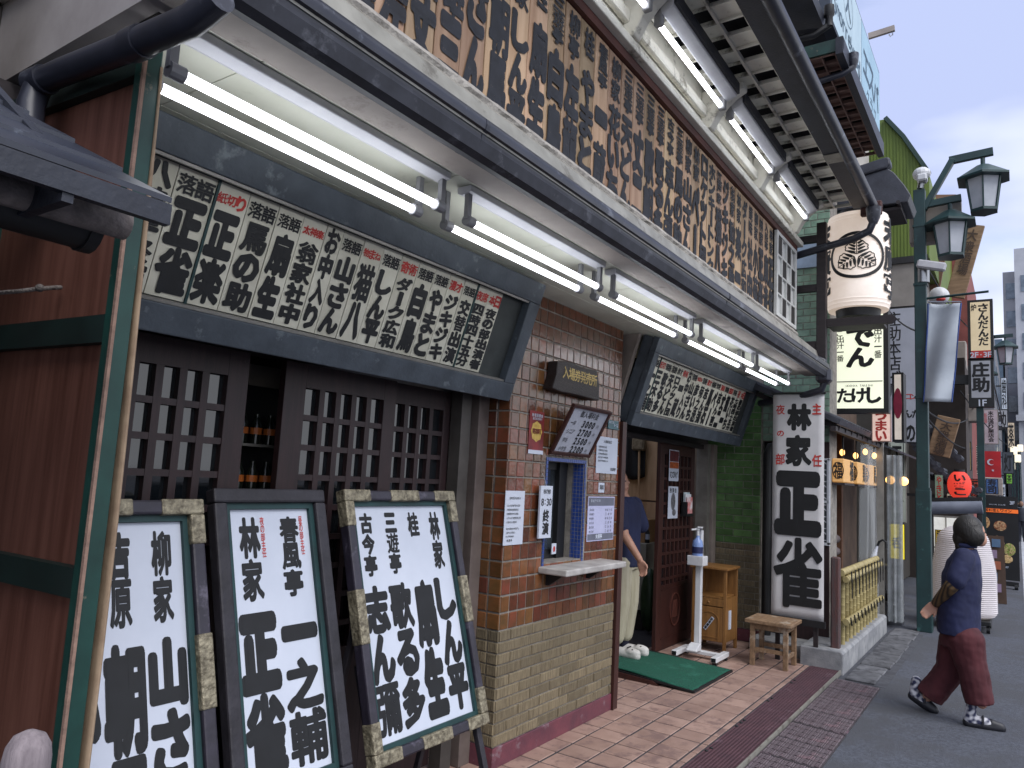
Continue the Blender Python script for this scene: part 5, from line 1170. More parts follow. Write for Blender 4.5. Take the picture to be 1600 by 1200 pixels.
MB().tube([(LX, LYY-.06, pa.z+.10), (10.72, P(1545, 468, X=10.72).y, pa.z+.10)], .016, 8).build('rod', LGREEN, fl); MB().tube([pa+Vector((0, 0, .02)), pb+Vector((0, 0, .02))], .010, 8).build('rod', STEEL, fl)
wl = thing('globe_sign', 'white globe with red marks above the flag rod', 'lamp'); q = P(1467, 463, X=11.6); MB().ell(tuple(q), (.13, .13, .13), 16, 12).build('globe', WP, wl, smooth=True); MB().box(q.x-.02, q.x+.02, q.y-.02, q.y+.02, q.z-.6, q.z-.12).build('stem', BLKP, wl)
MB().ell((q.x-.10, q.y-.03, q.z-.07), (.05, .06, .03), 8, 6).build('red_mark', RED, wl)
# far lamp post
flp = thing('street_lamp', 'smaller looking far street lamp post beyond the hanging shop signs', 'street lamp')
FX_ = 26; q = P(1571, 553, X=FX_); MB().box(FX_-.07, FX_+.07, 1.0, 1.14, GZ, q.z+.6).build('post', LGREEN, flp); MB().bar((FX_, 1.05, q.z+.1), (FX_, 1.0-.5, q.z+.55), .08, .1).bar((FX_, .52, q.z+.53), (FX_, q.y-.2, q.z+.55), .08, .1).build('arm', LGREEN, flp); lamp_head(flp, (FX_, q.y, q.z+.34), 1.0); lamp_head(flp, (FX_, .75, q.z-.45), 1.0)
# ---------------------------------------------------------------- shop signs down the street
t, MM, W, H = signX('hanging_sign', 'cream hanging sign with a red floor band above the grey one', 'sign', (1512, 468, 1552, 562), 17.0, .22, BLKP, mat('cream_lit', '#cdbd9c', .6, '#bfae8c', 4, emit='#ffe9c0', estr=.12), .05, [('さんだんだ', .42, .93, .40, .70, .045), ('炉', .14, .93, .22, .12, .03)], extra=[([('2F·3F', .08, .135, .84, .11, .02, False)], PAPER)])
MB().box(.05, W-.05, .03*H, .15*H, -.003, .0, MM).build('red_band', RED, t)
t, MM, W, H = signX('hanging_sign', 'grey hanging sign with two black characters and a floor number', 'sign', (1513, 560, 1553, 636), 17.0, .22, BLKP, mat('grey_lit', '#a9abb2', .6, '#9b9da5', 4), .05, [('庄助', .14, .92, .70, .62, .05)], extra=[([('1F', .32, .155, .40, .14, .02, False)], PAPER)])
MB().box(.0, W, .0, .19*H, -.003, .0, MM).build('black_band', BLKP, t)
MB().box(17.05, 17.15, P(1531, 640, X=17.05).y-.06, P(1531, 640, X=17.05).y+.06, GZ, P(1531, 636, X=17.05).z).build('pole', LGREEN, t)
MB().box(17.05, 17.2, P(1513, 595, X=17.05).y, P(1487, 595, X=17.05).y+.3, P(1500, 600, X=17.05).z, P(1500, 586, X=17.05).z).build('arm', BLKP, t)
def bldg(name, label, X0, X1, px0, px1, pytop, m, deep=5, wins=0, cat='building'):
    o = thing(name, label, cat)
    ya, yb = P(px0, 600, X=X0).y, P(px1, 600, X=X0).y; z = P((px0+px1)/2, pytop, X=X0).z
    MB().box(X0, X1, yb, ya+deep, GZ, z).build('wall', m, o)
    WM = mat('far_window', '#4c5866', .2, '#6e7b89', 3)
    if wins:
        for r_ in range(wins):
            zz = z-.9-r_*3.0
            if zz < 2: break
            for c_ in range(6): MB().box(X0+1+c_*3.2, X0+3+c_*3.2, yb-.03, yb-.005, zz-1.5, zz).build('window', WM, o)
            MB().box(X0-.03, X0-.005, yb+.3, yb+1.6, zz-1.5, zz).build('window', WM, o)
    return o
bldg('red_building', 'dull red building behind the white flag', 20, 25, 1484, 1514, 392, mat('red_wall', '#8a4a44', .7, '#753d38', 4))
bldg('dark_shop', 'dark timber shop front cluttered with signs', 17.6, 20, 1440, 1508, 560, mat('dark_shop_wall', '#3f3733', .8, '#322b28', 3), 6)
bldg('glass_tower', 'blue grey glass building far down the street', 48, 60, 1546, 1568, 530, mat('glass_grey', '#6f8799', .3, '#5d7486', 3), 8, 4)
bldg('grey_office', 'grey office building behind the hanging signs', 30, 46, 1530, 1552, 505, mat('grey_office_wall', '#77787c', .7, '#696a6f', 3), 6, 3)
o = thing('beige_office_tower', 'tall beige office tower at the right edge of the street', 'building')
MB().box(46, 75, P(1640, 600, X=46).y-6, P(1571, 600, X=46).y, GZ, P(1575, 425, X=46).z).build('wall', mat('tower_beige', '#8f9096', .7, '#83848b', 2), o)
MB().box(44.5, 60, -12, P(1590, 600, X=44.5).y, GZ, P(1592, 388, X=44.5).z).build('front_wing', mat('tower_pale', '#a9acb3', .7, '#9da0a8', 2), o)
for k in range(9):
    z = 3.2+k*1.5
    if z > P(1592, 388, X=44.5).z-1.2 or z > P(1575, 425, X=46).z-1.2: break
    MB().box(44.46, 44.49, P(1590, 600, X=44.5).y-1.6, P(1590, 600, X=44.5).y-.25, z, z+.85).build('window', mat('far_window', '#4c5866'), o); MB().box(45.95, 45.98, P(1571, 600, X=46).y-.65, P(1571, 600, X=46).y-.12, z, z+.85).build('window', mat('far_window', '#4c5866'), o)
MB().box(44.3, 44.5, -12, P(1586, 600, X=44.5).y, 5.6, 5.9).build('cornice', mat('tower_pale', '#a9acb3'), o)
# leaning wooden boards
WB = mat('wooden_sign_board', '#8f7458', .7, '#745b43', 4, stretch=(1, 1, 6), bump=.2)
for k, (a, b, c, d, l) in enumerate((((1518, 470), (1530, 470), (1528, 345), (1524, 345), 'long pale wooden sign board leaning high over the shop roof'), ((1452, 680), (1474, 740), (1488, 700), (1470, 655), 'short tilted wooden board above the red lantern'))):
    o = thing('wooden_board', l, 'sign')
    if k == 0: p0, p1 = P(1492, 465, X=16.2), P(1524, 352, X=16.2); wdt = .32
    else: p0, p1 = P(1466, 712, X=15.2), P(1483, 652, X=15.2); wdt = .36
    MB().bar(p0, p1, .08, wdt, (0, 1, .3)).build('board', WB, o, bevel=.01)
    dv = (p1-p0).normalized(); xd = Vector((0, -1, 0)); xd = (xd-dv*xd.dot(dv)).normalized()
    text_obj([('大衆酒場', -.09, 0, .18, .9 if k == 0 else .6, .03)], mat('faded_ink', '#4a3a30', .8), o, frameM(tuple(p1-dv*.1+Vector((-.06, 0, 0))), xd, dv))
o = thing('wooden_board', 'second wooden sign board with faded red writing behind the upper lamp head', 'sign'); p0, p1 = P(1452, 455, X=16.6), P(1478, 305, X=16.6)
MB().bar(p0, p1, .08, .36, (0, 1, .3)).build('board', mat('wooden_red_board', '#8a6a58', .7, '#74503f', 3), o)
# awning roofs of the shop in the middle
o = thing('shop_awning', 'dark jumbled tiled awnings above the red lantern', 'awning')
for k, (p0, p1) in enumerate((((1432, 700), (1495, 760)), ((1440, 660), (1500, 720)), ((1452, 745), (1530, 770)))):
    a = P(*p0, X=15.4+.4*k); b = P(*p1, X=15.4+.4*k); MB().bar(a, b, .8, .09, (0, .3, 1)).build('roof_slab', KAW, o)
    for q in range(7): c = a.lerp(b, q/6); MB().tube([c+Vector((-.42, 0, .05)), c+Vector((.38, 0, .05))], .05, 8).build('roof_tile', KAW, o, smooth=True)
# red lantern
o = thing('red_lantern', 'glowing red paper lantern with black characters under the awnings', 'lantern')
q = P(1499, 758, X=14.6); LCX, LCY = q.x, q.y
MB().lathe([(.18*math.sqrt(max(.12, 1-((k-12)/13)**2))-(.005 if k % 2 else 0), q.z-.23+.46*k/24) for k in range(25)], (q.x, q.y, 0), 24).build('paper_shade', mat('red_paper', '#b5322a', .7, '#a02a24', 5, emit='#ff4b38', estr=.3), o, smooth=True)
MB().lathe([(.08, q.z+.22), (.08, q.z+.26)], (q.x, q.y, 0), 16).build('top_cap', BLKP, o); MB().lathe([(.08, q.z-.26), (.08, q.z-.22)], (q.x, q.y, 0), 16).build('bottom_cap', BLKP, o)
gl = MB(); text_mb(gl, 'いざこ', -.09, .17, .18, .34, bold=.04); f4 = cyl_map(R(186), q.z, .175); gl.v = [f4(x, y) for x, y, z in gl.v]; gl.build('lettering', INK, o)
# flag with crescent and star
o = thing('crescent_flag', 'red flag with a white crescent and star down the street', 'flag')
M, W, H = panelX(o, 'cloth', 1535, 705, 1564, 746, 22, .02, mat('flag_red', '#b3202a', .7, '#9c1b24', 4))
mb = MB(); n = 24; pts = []
for k in range(n+1): a = R(35)+R(290)*k/n; pts.append((.46*W+.20*W*math.cos(a), .58*H+.20*W*math.sin(a)))
for k in range(n+1): a = R(325)-R(290)*k/n; pts.append((.52*W+.155*W*math.cos(a), .58*H+.155*W*math.sin(a)))
half = n+1
for k in range(n): mb.add([M @ Vector((*pts[k], .01)), M @ Vector((*pts[k+1], .01)), M @ Vector((*pts[2*half-2-k], .01)), M @ Vector((*pts[2*half-1-k], .01))], [(0, 1, 2, 3)])
mb.build('crescent', PAPER, o)
st = [M @ Vector((.56*W+(.09 if k % 2 == 0 else .038)*W*math.sin(2*math.pi*k/10), .27*H+(.09 if k % 2 == 0 else .038)*W*math.cos(2*math.pi*k/10), .01)) for k in range(10)]
MB().add(st, [tuple(range(10))]).build('star', PAPER, o)
signX('street_sign', 'white vertical shopping street sign behind the flag', 'sign', (1537, 640, 1560, 694), 24, .1, ALU, mat('white_far', '#b9b4bb', .6), .02, [('末広通り商店会', .3, .96, .4, .9, .03)], [('新宿', .05, .9, .2, .3, .0)])
for k, (r_, X_, c_, s_) in enumerate(((((1549, 652, 1566, 672), 27, '#2b2d33', '酒処')), ((1560, 756, 1572, 800), 30, '#aab4c4', '喫茶'), ((1566, 706, 1584, 740), 32, '#3b4048', '灯'), ((1503, 690, 1518, 735), 19, '#c2b26a', '肉'), ((1515, 640, 1534, 690), 26, '#b3b8bf', '丸'), ((1556, 640, 1575, 668), 28, '#8d9097', '助'), ((1572, 740, 1582, 756), 34, '#6faa3c', '茶'))):
    signX('shop_sign', ['small black shop sign right of the grey hanging sign', 'pale blue vertical shop sign below the flag', 'small dark shop sign near the far lamps', 'yellow lit shop sign beside the red lantern', 'pale shop sign left of the shopping street sign', 'grey shop sign under the far lamp', 'small green shop sign far down the street'][k], 'sign', r_, X_, .1, BLKP, mat('shop_sign_%d' % k, c_, .6, emit=c_, estr=.15), .02, [(s_, .15, .9, .7, .8, .03)] if k != 0 else [], group='shop signs down the street', extra=[([(s_, .05, .9, .9, .8, .03, False)], PAPER)] if k == 0 else None)
for k in range(4):
    q = P((1584, 1590, 1581, 1594)[k], (704, 716, 728, 700)[k], X=36+2*k); o = thing('far_lamp', ['far lit lamp box highest at the right edge', 'second far lit lamp box at the right edge', 'lowest far lit lamp box', 'rightmost far lit lamp box'][k], 'lamp', 'far lit lamp boxes'); MB().box(q.x, q.x+.4, q.y-.12, q.y+.12, q.z-.16, q.z+.16, c=.03).build('lamp_box', mat('far_lit', '#cfcabd', .5, emit='#fff0d0', estr=.5), o); MB().box(q.x+.1, q.x+.16, q.y-.02, q.y+.02, GZ, q.z-.16).build('post', LGREEN, o)
# ---------------------------------------------------------------- wheeled white lantern sign, awning roll, boards
o = thing('lantern_sign', 'big white bottle shaped lantern sign on wheels behind the walking woman', 'sign', loc=(11.65, .63, GZ))
pr = []
n = 46
for i in range(n*2+1):
    f = i/(n*2); z = .16+1.16*f
    r_ = .375 if f < .45 else (.375-.065*((f-.45)/.35)**1.4 if f < .80 else .31*math.sqrt(max(.0, 1-((f-.80)/.205)**2.2)))
    if f < .06: r_ = .375*(.80+.2*(f/.06)**.5)
    pr.append((max(.02, r_-(.011 if i % 2 else 0)), z))
MB().lathe(pr, (0, 0, 0), 36).build('paper_shade', mat('sign_paper', '#bdbabf', .8, '#aeabb1', 3, emit='#ffeee4', estr=.06), o, smooth=True)
MB().box(-.30, .30, -.30, .30, .09, .15, c=.01).build('base_frame', BLKP, o)
for x in (-.25, .25):
    for y in (-.27, .27): MB().tube([(x, y-.02, .045), (x, y+.02, .045)], .045, 12).build('wheel', BLKP, o)
o = thing('rolled_awning', 'rolled grey awning on a dark stand behind the woman', 'awning'); a = P(1452, 793, X=12.9); b = P(1535, 792, X=12.9)
MB().tube([a, b], .10, 14).build('roll', mat('awning_grey', '#767c8a', .6, '#676d7b', 5), o, smooth=True); MB().bar(a+Vector((.05, 0, .12)), b+Vector((.05, 0, .12)), .2, .05).build('top_rail', BLKP, o)
MB().bar((a.x, a.y-.03, GZ), (a.x, a.y-.03, a.z), .05, .05, (1, 0, 0)).bar((b.x, b.y+.03, GZ), (b.x, b.y+.03, b.z), .05, .05, (1, 0, 0)).each('stand', BLKP, o)
o = thing('menu_board', 'black restaurant menu board with colourful food pictures', 'menu board')
M, W, H = panelX(o, 'panel', 1527, 775, 1592, 905, 17.4, .06, BLKP)
MB().box(0, W, .80*H, .845*H, .0, .006, M).build('orange_band', mat('orange_band', '#c4571f', .5, emit='#ff7a2a', estr=.25), o)
text_obj([('韓国料理とワイン', .10*W, .842*H, .75*W, .035*H, .03, False)], INK, o, M @ Matrix.Translation((0, 0, .008)))
text_obj([('3F', .80*W, .95*H, .13*W, .05*H, .03, False), ('Vanitas Dining', .30*W, .905*H, .40*W, .02*H, .0, False), ('03-5379-4697', .32*W, .17*H, .42*W, .035*H, .02, False)], PAPER, o, M @ Matrix.Translation((0, 0, .008)))
foods = (('#b5793c', (.10, .74, .22, .14)), ('#8c4a2a', (.40, .70, .32, .12)), ('#c98e5a', (.30, .52, .36, .18)), ('#7a9a3a', (.62, .44, .30, .15)), ('#a3402c', (.22, .34, .40, .14)), ('#d0b070', (.55, .30, .30, .10)), ('#6b2f1e', (.10, .50, .18, .16)))
for k, (c_, (u, v, ww, hh)) in enumerate(foods): MB().ell(tuple(M @ Vector(((u+ww/2)*W, (v-hh/2)*H, .004))), (.004, ww*W/2, hh*H/2), 14, 8).build('food_picture', mat('food%d' % k, c_, .6, '#e0c090', 25, wear='#5c2a18', wscale=30, wpos=.55), o)
MB().box(17.38, 17.5, P(1592, 910, X=17.4).y, P(1527, 910, X=17.4).y, .02, .10).build('base_bar', BLKP, o)
for px in (1532, 1588): yq = P(px, 910, X=17.4).y; MB().tube([(17.35, yq-.03, .01), (17.35, yq+.03, .01)], .05, 10).build('wheel', BLKP, o)
o = thing('easel_board', 'narrow dark easel board with small pictures beside the lantern sign', 'menu board'); a = P(1552, 860, X=14.8)
MB().bar((14.8, a.y, GZ), (14.9, a.y+.02, 1.05), .34, .03, (1, 0, 0)).build('board', mat('easel_wood', '#4d3a2e', .7), o)
for k in range(5): MB().box(14.77+k*.018, 14.785+k*.018, a.y-.10+.05*(k % 2), a.y+.02+.05*(k % 2), .15+k*.18, .28+k*.18).build('picture', mat('easel_pic%d' % (k % 3), ('#a08aa5', '#5c7a9a', '#b0654a')[k % 3], .6), o)
# tiny far pedestrians
for k, (px, X_) in enumerate(((1588, 40), (1596, 38))):
    q = P(px, 800, X=X_); o = thing('person', ['far pedestrian in a pale shirt at the right edge', 'rightmost far pedestrian in dark clothes'][k], 'person', 'far pedestrians', (q.x, q.y, GZ))
    MB().tube([(0, 0, 1.40), (0, 0, 1.2), (0, 0, .85)], [.14, .2, .17], 10).tube([(0, .2, 1.36), (.02, .24, 1.1), (0, .23, .85)], .05, 8).tube([(0, -.2, 1.36), (.02, -.24, 1.1), (0, -.23, .85)], .05, 8).build('clothing', mat('far_shirt%d' % k, ('#b5bccb', '#30343f')[k], .8), o, smooth=True)
    MB().tube([(0, .08, .86), (.05, .08, .45), (0, .08, .0)], [.09, .07, .05], 8).tube([(0, -.08, .86), (-.05, -.08, .45), (.05, -.08, .0)], [.09, .07, .05], 8).build('trousers', mat('far_trousers', '#3a3d48', .8), o, smooth=True)
    MB().ell((0, 0, 1.56), (.09, .085, .12), 12, 8).build('head', mat('far_skin', '#8a6a58', .7), o, smooth=True)

# ---------------------------------------------------------------- more of the street: glowing poster panel, cables, air conditioners, sign boards
t, MM, W, H = signX('poster_panel', 'bright white shop window behind the rolled awning', 'window', (1456, 806, 1502, 905), 14.2, .06, ALU, mat('added_glow_face', '#c5c9cc', .5, '#9ea3a8', 6, emit='#f4f0e4', estr=.25), .03)  # white poster wall; the window glow and the bars below are added
MB().box(.0, W, .48*H, .50*H, 0, .01, MM).build('panel_bar', ALU, t); MB().box(.48*W, .52*W, 0, H, 0, .01, MM).build('panel_bar', ALU, t)
signX('yellow_card', 'small yellow price card in the bright shop window', 'card', (1461, 828, 1480, 858), 14.1, .03, BLKP, mat('yellow_print', '#c9a92c', .6, '#b8942a', 9), .01, [('酒', .15, .95, .7, .4, .03)], [('三百円', .2, .5, .6, .45, .02)])
signX('green_banner', 'narrow pale green banner with red writing near the red lantern', 'banner', (1461, 742, 1474, 800), 15.0, .02, ALU, mat('pale_green_cloth', '#8fae94', .7, '#7f9f86', 6), .005, reds=[('やきとり', .2, .97, .6, .94, .03)])
CAB_ = mat('cable_black', '#16171a', .6)
for k, (a, b, sag) in enumerate((((1446, 640, 10.9), (1512, 655, 17), .25), ((1446, 650, 10.9), (1520, 700, 20), .3), ((1450, 420, 10.9), (1530, 520, 22), .4), ((1500, 610, 16), (1590, 700, 40), .6), ((1385, 480, 14.5), (1446, 520, 10.9), .2), ((1553, 600, 17.1), (1580, 690, 36), .5))):
    o = thing('overhead_cable', ['upper cable from the lamp post below the flag', 'lower cable from the lamp post below the flag', 'cable from the lamp post to the shops beyond', 'long cable running down the street', 'short cable behind the lamp post', 'cable right of the grey hanging sign'][k], 'cable', 'overhead cables')
    p0, p1 = P(a[0], a[1], X=a[2]), P(b[0], b[1], X=b[2])
    MB().tube([p0.lerp(p1, q/10)-Vector((0, 0, sag*4*(q/10)*(1-q/10)*.5)) for q in range(11)], .012, 6).build('wire', CAB_, o)
for k, (px, py, X_) in enumerate(((1478, 560, 18.5), (1496, 640, 19), (1545, 760, 30))):
    q = P(px, py, X=X_); o = thing('air_conditioner', ['grey air conditioner on the red wall', 'grey air conditioner above the jumbled awnings', 'far grey air conditioner under the flag'][k], 'air conditioner', 'air conditioners')
    MB().box(q.x-.4, q.x, q.y-.4, q.y+.4, q.z-.3, q.z+.3, c=.02).build('case', FASC, o); MB().lathe([(.22, 0), (.22, .01)], (0, 0, 0), 16, Matrix.Rotation(R(-90), 4, 'Y')).build('fan_grille', BLKP, o, loc=(q.x-.402, q.y, q.z))
for k, (r_, X_, c_, s_, l) in enumerate((((1520, 696, 1534, 742), 23, '#d0cfc4', '居酒屋', 'white vertical tavern sign left of the crescent flag'), ((1564, 590, 1574, 640), 33, '#b7c0cc', '歯科', 'pale far vertical sign under the far lamp'), ((1540, 748, 1560, 772), 24, '#3a5a8a', '寿司', 'blue shop sign under the crescent flag'), ((1574, 660, 1586, 700), 38, '#c8b7a0', '薬', 'beige far vertical sign near the tower'), ((1478, 770, 1492, 800), 15.2, '#cfc8b0', '串', 'small cream sign left of the red lantern'), ((1516, 748, 1530, 776), 18, '#a8402f', '麺', 'small red sign right of the red lantern'))):
    signX('shop_sign', l, 'sign', r_, X_, .12, BLKP, mat('shop_sign_b%d' % k, c_, .6, emit=c_, estr=.12), .02, [(s_, .15, .95, .7, .9, .03)], group='shop signs down the street')
# ---------------------------------------------------------------- people
SKIN = mat('skin', '#b98d78', .55, '#a87b66', 9)
HAIR = mat('black_hair', '#15130f', .45, '#211d1a', 30, stretch=(3, 3, .6), bump=.5, bscale=50)
def remesh(o, vox, smooth=6, f=.5):
    md = o.modifiers.new('remesh', 'REMESH'); md.mode = 'VOXEL'; md.voxel_size = vox; md.use_smooth_shade = True
    sm = o.modifiers.new('smooth', 'SMOOTH'); sm.iterations = smooth; sm.factor = f
    return o
CLT = bpy.data.textures.new('cloth_folds', 'CLOUDS'); CLT.noise_scale = .11; CLT.noise_depth = 2
def folds(o, s=.022):
    md = o.modifiers.new('folds', 'DISPLACE'); md.texture = CLT; md.strength = s; md.mid_level = .5; md.texture_coords = 'GLOBAL'
    return o
def limb(mb, pts, rs, n=14, end=True):
    """tapered limb with rounded ends; all limbs of one body are fused into one skin by the voxel remesh"""
    pts = [Vector(p) for p in pts]
    fine, fr_ = [], []
    for i in range(len(pts)-1):
        for k in range(4):
            f = k/4; fine.append(pts[i].lerp(pts[i+1], f)); fr_.append(rs[i]+(rs[i+1]-rs[i])*f)
    fine.append(pts[-1]); fr_.append(rs[-1])
    mb.tube(fine, fr_, n)
    for p, r in ((pts[0], rs[0]), (pts[-1], rs[-1]))[:2 if end else 1]: mb.ell(tuple(p), (r, r, r), n, 8)
    return mb
def rings(mb, rr, n=20):
    """stack of ellipses (cx, cy, z, rx, ry) -> closed body"""
    o = len(mb.v)
    for cx, cy, z, rx, ry in rr:
        for k in range(n):
            a = 2*math.pi*k/n; mb.v.append((cx+rx*math.cos(a), cy+ry*math.sin(a), z))
    for i in range(len(rr)-1):
        for k in range(n): mb.f.append((o+i*n+k, o+i*n+(k+1) % n, o+(i+1)*n+(k+1) % n, o+(i+1)*n+k))
    mb.f.append(tuple(o+k for k in reversed(range(n)))); mb.f.append(tuple(o+(len(rr)-1)*n+k for k in range(n)))
def hand(mb, w_, dirv, side, s=1.0):
    """palm, four curled fingers and a thumb starting at the wrist w_"""
    d = Vector(dirv).normalized(); sd_ = Vector(side); sd_ = (sd_-d*sd_.dot(d)).normalized(); nrm = d.cross(sd_)
    w_ = Vector(w_)
    for k in range(4):
        b0 = w_+d*.02*s+sd_*(.027-.018*k)*s; b1 = w_+d*.085*s+sd_*(.03-.02*k)*s
        L = (.065, .075, .07, .055)[k]*s
        limb(mb, [b0, b1, b1+d*L*.5+nrm*.014*s, b1+d*L*.72+nrm*.045*s], [.015*s, .0125*s, .0095*s, .0075*s], 8)
    limb(mb, [w_+d*.02*s+sd_*.025*s, w_+d*.055*s+sd_*.052*s+nrm*.01*s, w_+d*.085*s+sd_*.056*s+nrm*.03*s], [.014*s, .011*s, .008*s], 8)
# ---- walking woman (walks towards -Y, her right side to the camera, hands clasped behind her back)
wm = thing('person', 'walking woman in navy top and maroon trousers with hands behind her back', 'person')
WX = 6.83
def S(px, py, dx=0): return P(px, py, X=WX+dx)
sk = MB()
hc = S(1517, 831)
sk.ell((hc.x, hc.y-.005, hc.z-.005), (.075, .09, .112), 18, 14)                     # skull
sk.ell((hc.x+.012, hc.y-.062, hc.z-.055), (.05, .045, .055), 12, 10)                # jaw
sk.ell((hc.x+.045, hc.y-.088, hc.z-.02), (.014, .016, .022), 10, 8)                  # nose
nk = S(1511, 852)
limb(sk, [(hc.x, hc.y+.02, hc.z-.06), nk, (nk.x, nk.y+.015, nk.z-.06)], [.052, .05, .062])
for s_, dx in ((-1, -.17), (1, .17)):
    sh = S(1506, 872, dx); el = S(1487, 915, dx*1.25); wr = S(1461, 944, dx*.35)
    limb(sk, [sh, el, wr], [.045, .040, .03]); hand(sk, wr, Vector((-.3*s_*-1*.2, .5, -.6)), (0, -.4, -.4), .95)
hipc = S(1497, 985)
rings(sk, [(hipc.x, hipc.y, hipc.z-.03, .15, .11), (hipc.x, hipc.y+.02, hipc.z+.2, .13, .10), (nk.x, nk.y+.03, nk.z-.16, .13, .085), (nk.x, nk.y+.01, nk.z-.06, .07, .06)])
fk, fa_ = S(1520, 1045, -.09), S(1534, 1100, -.09); rk2, ra_ = S(1486, 1048, .09), S(1446, 1092, .09)
limb(sk, [S(1505, 990, -.09), fk, fa_], [.085, .058, .036]); limb(sk, [S(1496, 990, .09), rk2, ra_], [.085, .058, .036])
body = sk.build('body', SKIN, wm); remesh(body, .008, 4)
for dz, dy in ((.0, -.086),):
    for sx in (-.032, .036): MB().ell((hc.x+sx+.01, hc.y+dy, hc.z+.0), (.013, .006, .007), 8, 6).build('eye', INK, body)
MB().ell((hc.x+.018, hc.y-.098, hc.z-.062), (.022, .006, .006), 10, 6).build('mouth', mat('lips', '#8d4a44', .5), body)
for sx in (-.078, .078): MB().ell((hc.x+sx, hc.y+.01, hc.z-.01), (.012, .02, .03), 8, 8).build('ear', SKIN, body)
hr = MB(); hr.ell((hc.x-.002, hc.y+.018, hc.z+.018), (.093, .105, .114), 20, 14); hr.ell((hc.x-.05, hc.y-.015, hc.z-.03), (.052, .082, .084), 14, 10); hr.ell((hc.x+.045, hc.y+.01, hc.z-.03), (.05, .06, .08), 14, 10); hr.ell((hc.x, hc.y+.065, hc.z-.055), (.072, .062, .075), 14, 10); hr.ell((hc.x-.02, hc.y+.075, hc.z-.12), (.04, .035, .045), 12, 8)
remesh(hr.build('hair', HAIR, wm), .01, 3)
q_ = S(1505, 851); MB().ell((q_.x, q_.y+.02, q_.z), (.03, .022, .02), 10, 8).build('hair_tie', mat('pink_tie', '#b08088', .7), wm, smooth=True)
NAVY = mat('navy_cotton', '#20264a', .85, '#191e3c', 5, bump=.25, bscale=14)
tp = MB()
rings(tp, [(hipc.x, S(1497, 990).y, S(1497, 990).z, .195, .145), (hipc.x, S(1497, 965).y, S(1497, 965).z, .19, .145), (hipc.x, S(1501, 930).y, S(1501, 930).z, .18, .138), (hipc.x, S(1503, 900).y, S(1503, 900).z, .185, .135), (hipc.x, S(1506, 878).y, S(1506, 878).z, .185, .115), (hipc.x, S(1508, 864).y, S(1508, 864).z, .13, .085), (hipc.x, S(1510, 857).y, S(1510, 857).z, .075, .068)], 28)
for dx in (-.18, .18): limb(tp, [S(1507, 871, dx*.8), S(1494, 905, dx*1.18)], [.076, .074])
for zf in range(3): limb(tp, [S(1475, 950+zf*16, -.10+.1*zf), S(1480, 978, -.1+.1*zf)], [.03, .02], 8)
folds(remesh(tp.build('top', NAVY, wm), .010, 5), .02)
lbm = MB(); lbm.lathe([(.066, -.012), (.07, .02)], (hc.x, S(1510, 853).y, S(1510, 853).z), 18, cap=False); lbm.build('collar', NAVY, wm, solid=.01, smooth=True)
STR = mat('striped_sleeve', '#6d5537', .8, '#241d19', 1)
tn = STR.node_tree; wv = tn.nodes.new('ShaderNodeTexWave'); wv.bands_direction = 'DIAGONAL'; wv.inputs['Scale'].default_value = 13; wv.inputs['Distortion'].default_value = 1.2
tcn = tn.nodes.new('ShaderNodeTexCoord'); tn.links.new(tcn.outputs['Object'], wv.inputs[0]); mxx = [n_ for n_ in tn.nodes if n_.type == 'MIX'][0]; tn.links.new(wv.outputs['Fac'], mxx.inputs['Factor'])
for s_, dx in ((-1, -.17), (1, .17)):
    sl_ = MB(); limb(sl_, [S(1496, 900, dx*1.2), S(1487, 915, dx*1.25), S(1463, 942, dx*.4)], [.052, .052, .037]); remesh(sl_.build('sleeve', STR, wm), .008, 3)
MAR = mat('maroon_cloth', '#4f2026', .85, '#41191f', 6, stretch=(3, 3, .6), bump=.3, bscale=9)
tr = MB(); rings(tr, [(hipc.x, S(1500, 1000).y, S(1500, 1000).z-.05, .175, .14), (hipc.x, S(1499, 975).y, S(1499, 975).z, .165, .125)])
limb(tr, [S(1508, 1000, -.085), S(1519, 1045, -.09), S(1531, 1099, -.09)], [.13, .105, .10], end=False); limb(tr, [S(1496, 1000, .085), S(1484, 1048, .09), S(1452, 1088, .09)], [.13, .105, .10], end=False)
folds(remesh(tr.build('trousers', MAR, wm), .010, 2), .022)
SOCKM = mat('spotted_sock', '#c9c9cf', .8, '#2b2f4c', 34, detail=0); SHOE = mat('dark_shoe', '#1f2029', .5, '#17181f', 8)
def foot(par, heel, toe, lift=0):
    heel, toe = Vector(heel), Vector(toe); d = (toe-heel).normalized()
    mb = MB(); limb(mb, [heel+Vector((0, 0, .045)), heel.lerp(toe, .5)+Vector((0, 0, .04)), toe-d*.03+Vector((0, 0, .03))], [.038, .04, .03]); limb(mb, [heel+Vector((0, 0, .045)), heel+d*.02+Vector((0, 0, .16))], [.038, .036])
    remesh(mb.build('sock', SOCKM, par), .008, 3)
    mb = MB(); limb(mb, [heel+Vector((0, 0, .022))-d*.01, heel.lerp(toe, .55)+Vector((0, 0, .02)), toe+Vector((0, 0, .018))], [.036, .042, .034]); limb(mb, [toe+Vector((0, 0, .03)), toe-d*.06+Vector((0, 0, .04))], [.03, .036]); so_ = remesh(mb.build('shoe', SHOE, par), .008, 2)
    mb = MB(); mb.tube([heel+d*.09+Vector((.045*math.cos(a), 0, .03+.055*math.sin(a))) for a in [math.pi*k/8 for k in range(9)]], .008, 6).build('strap', SHOE, so_)
hz = GZ
f0, f1 = P(1518, 1118, Z=hz), P(1566, 1122, Z=hz); foot(wm, (WX-.09, f0.y, hz), (WX-.05, f1.y, hz))
g0, g1 = S(1428, 1097, .09), P(1458, 1118, Z=hz+.02); foot(wm, (WX+.09, g0.y, hz+.07), (WX+.09, S(1458, 1118).y, hz+.0))
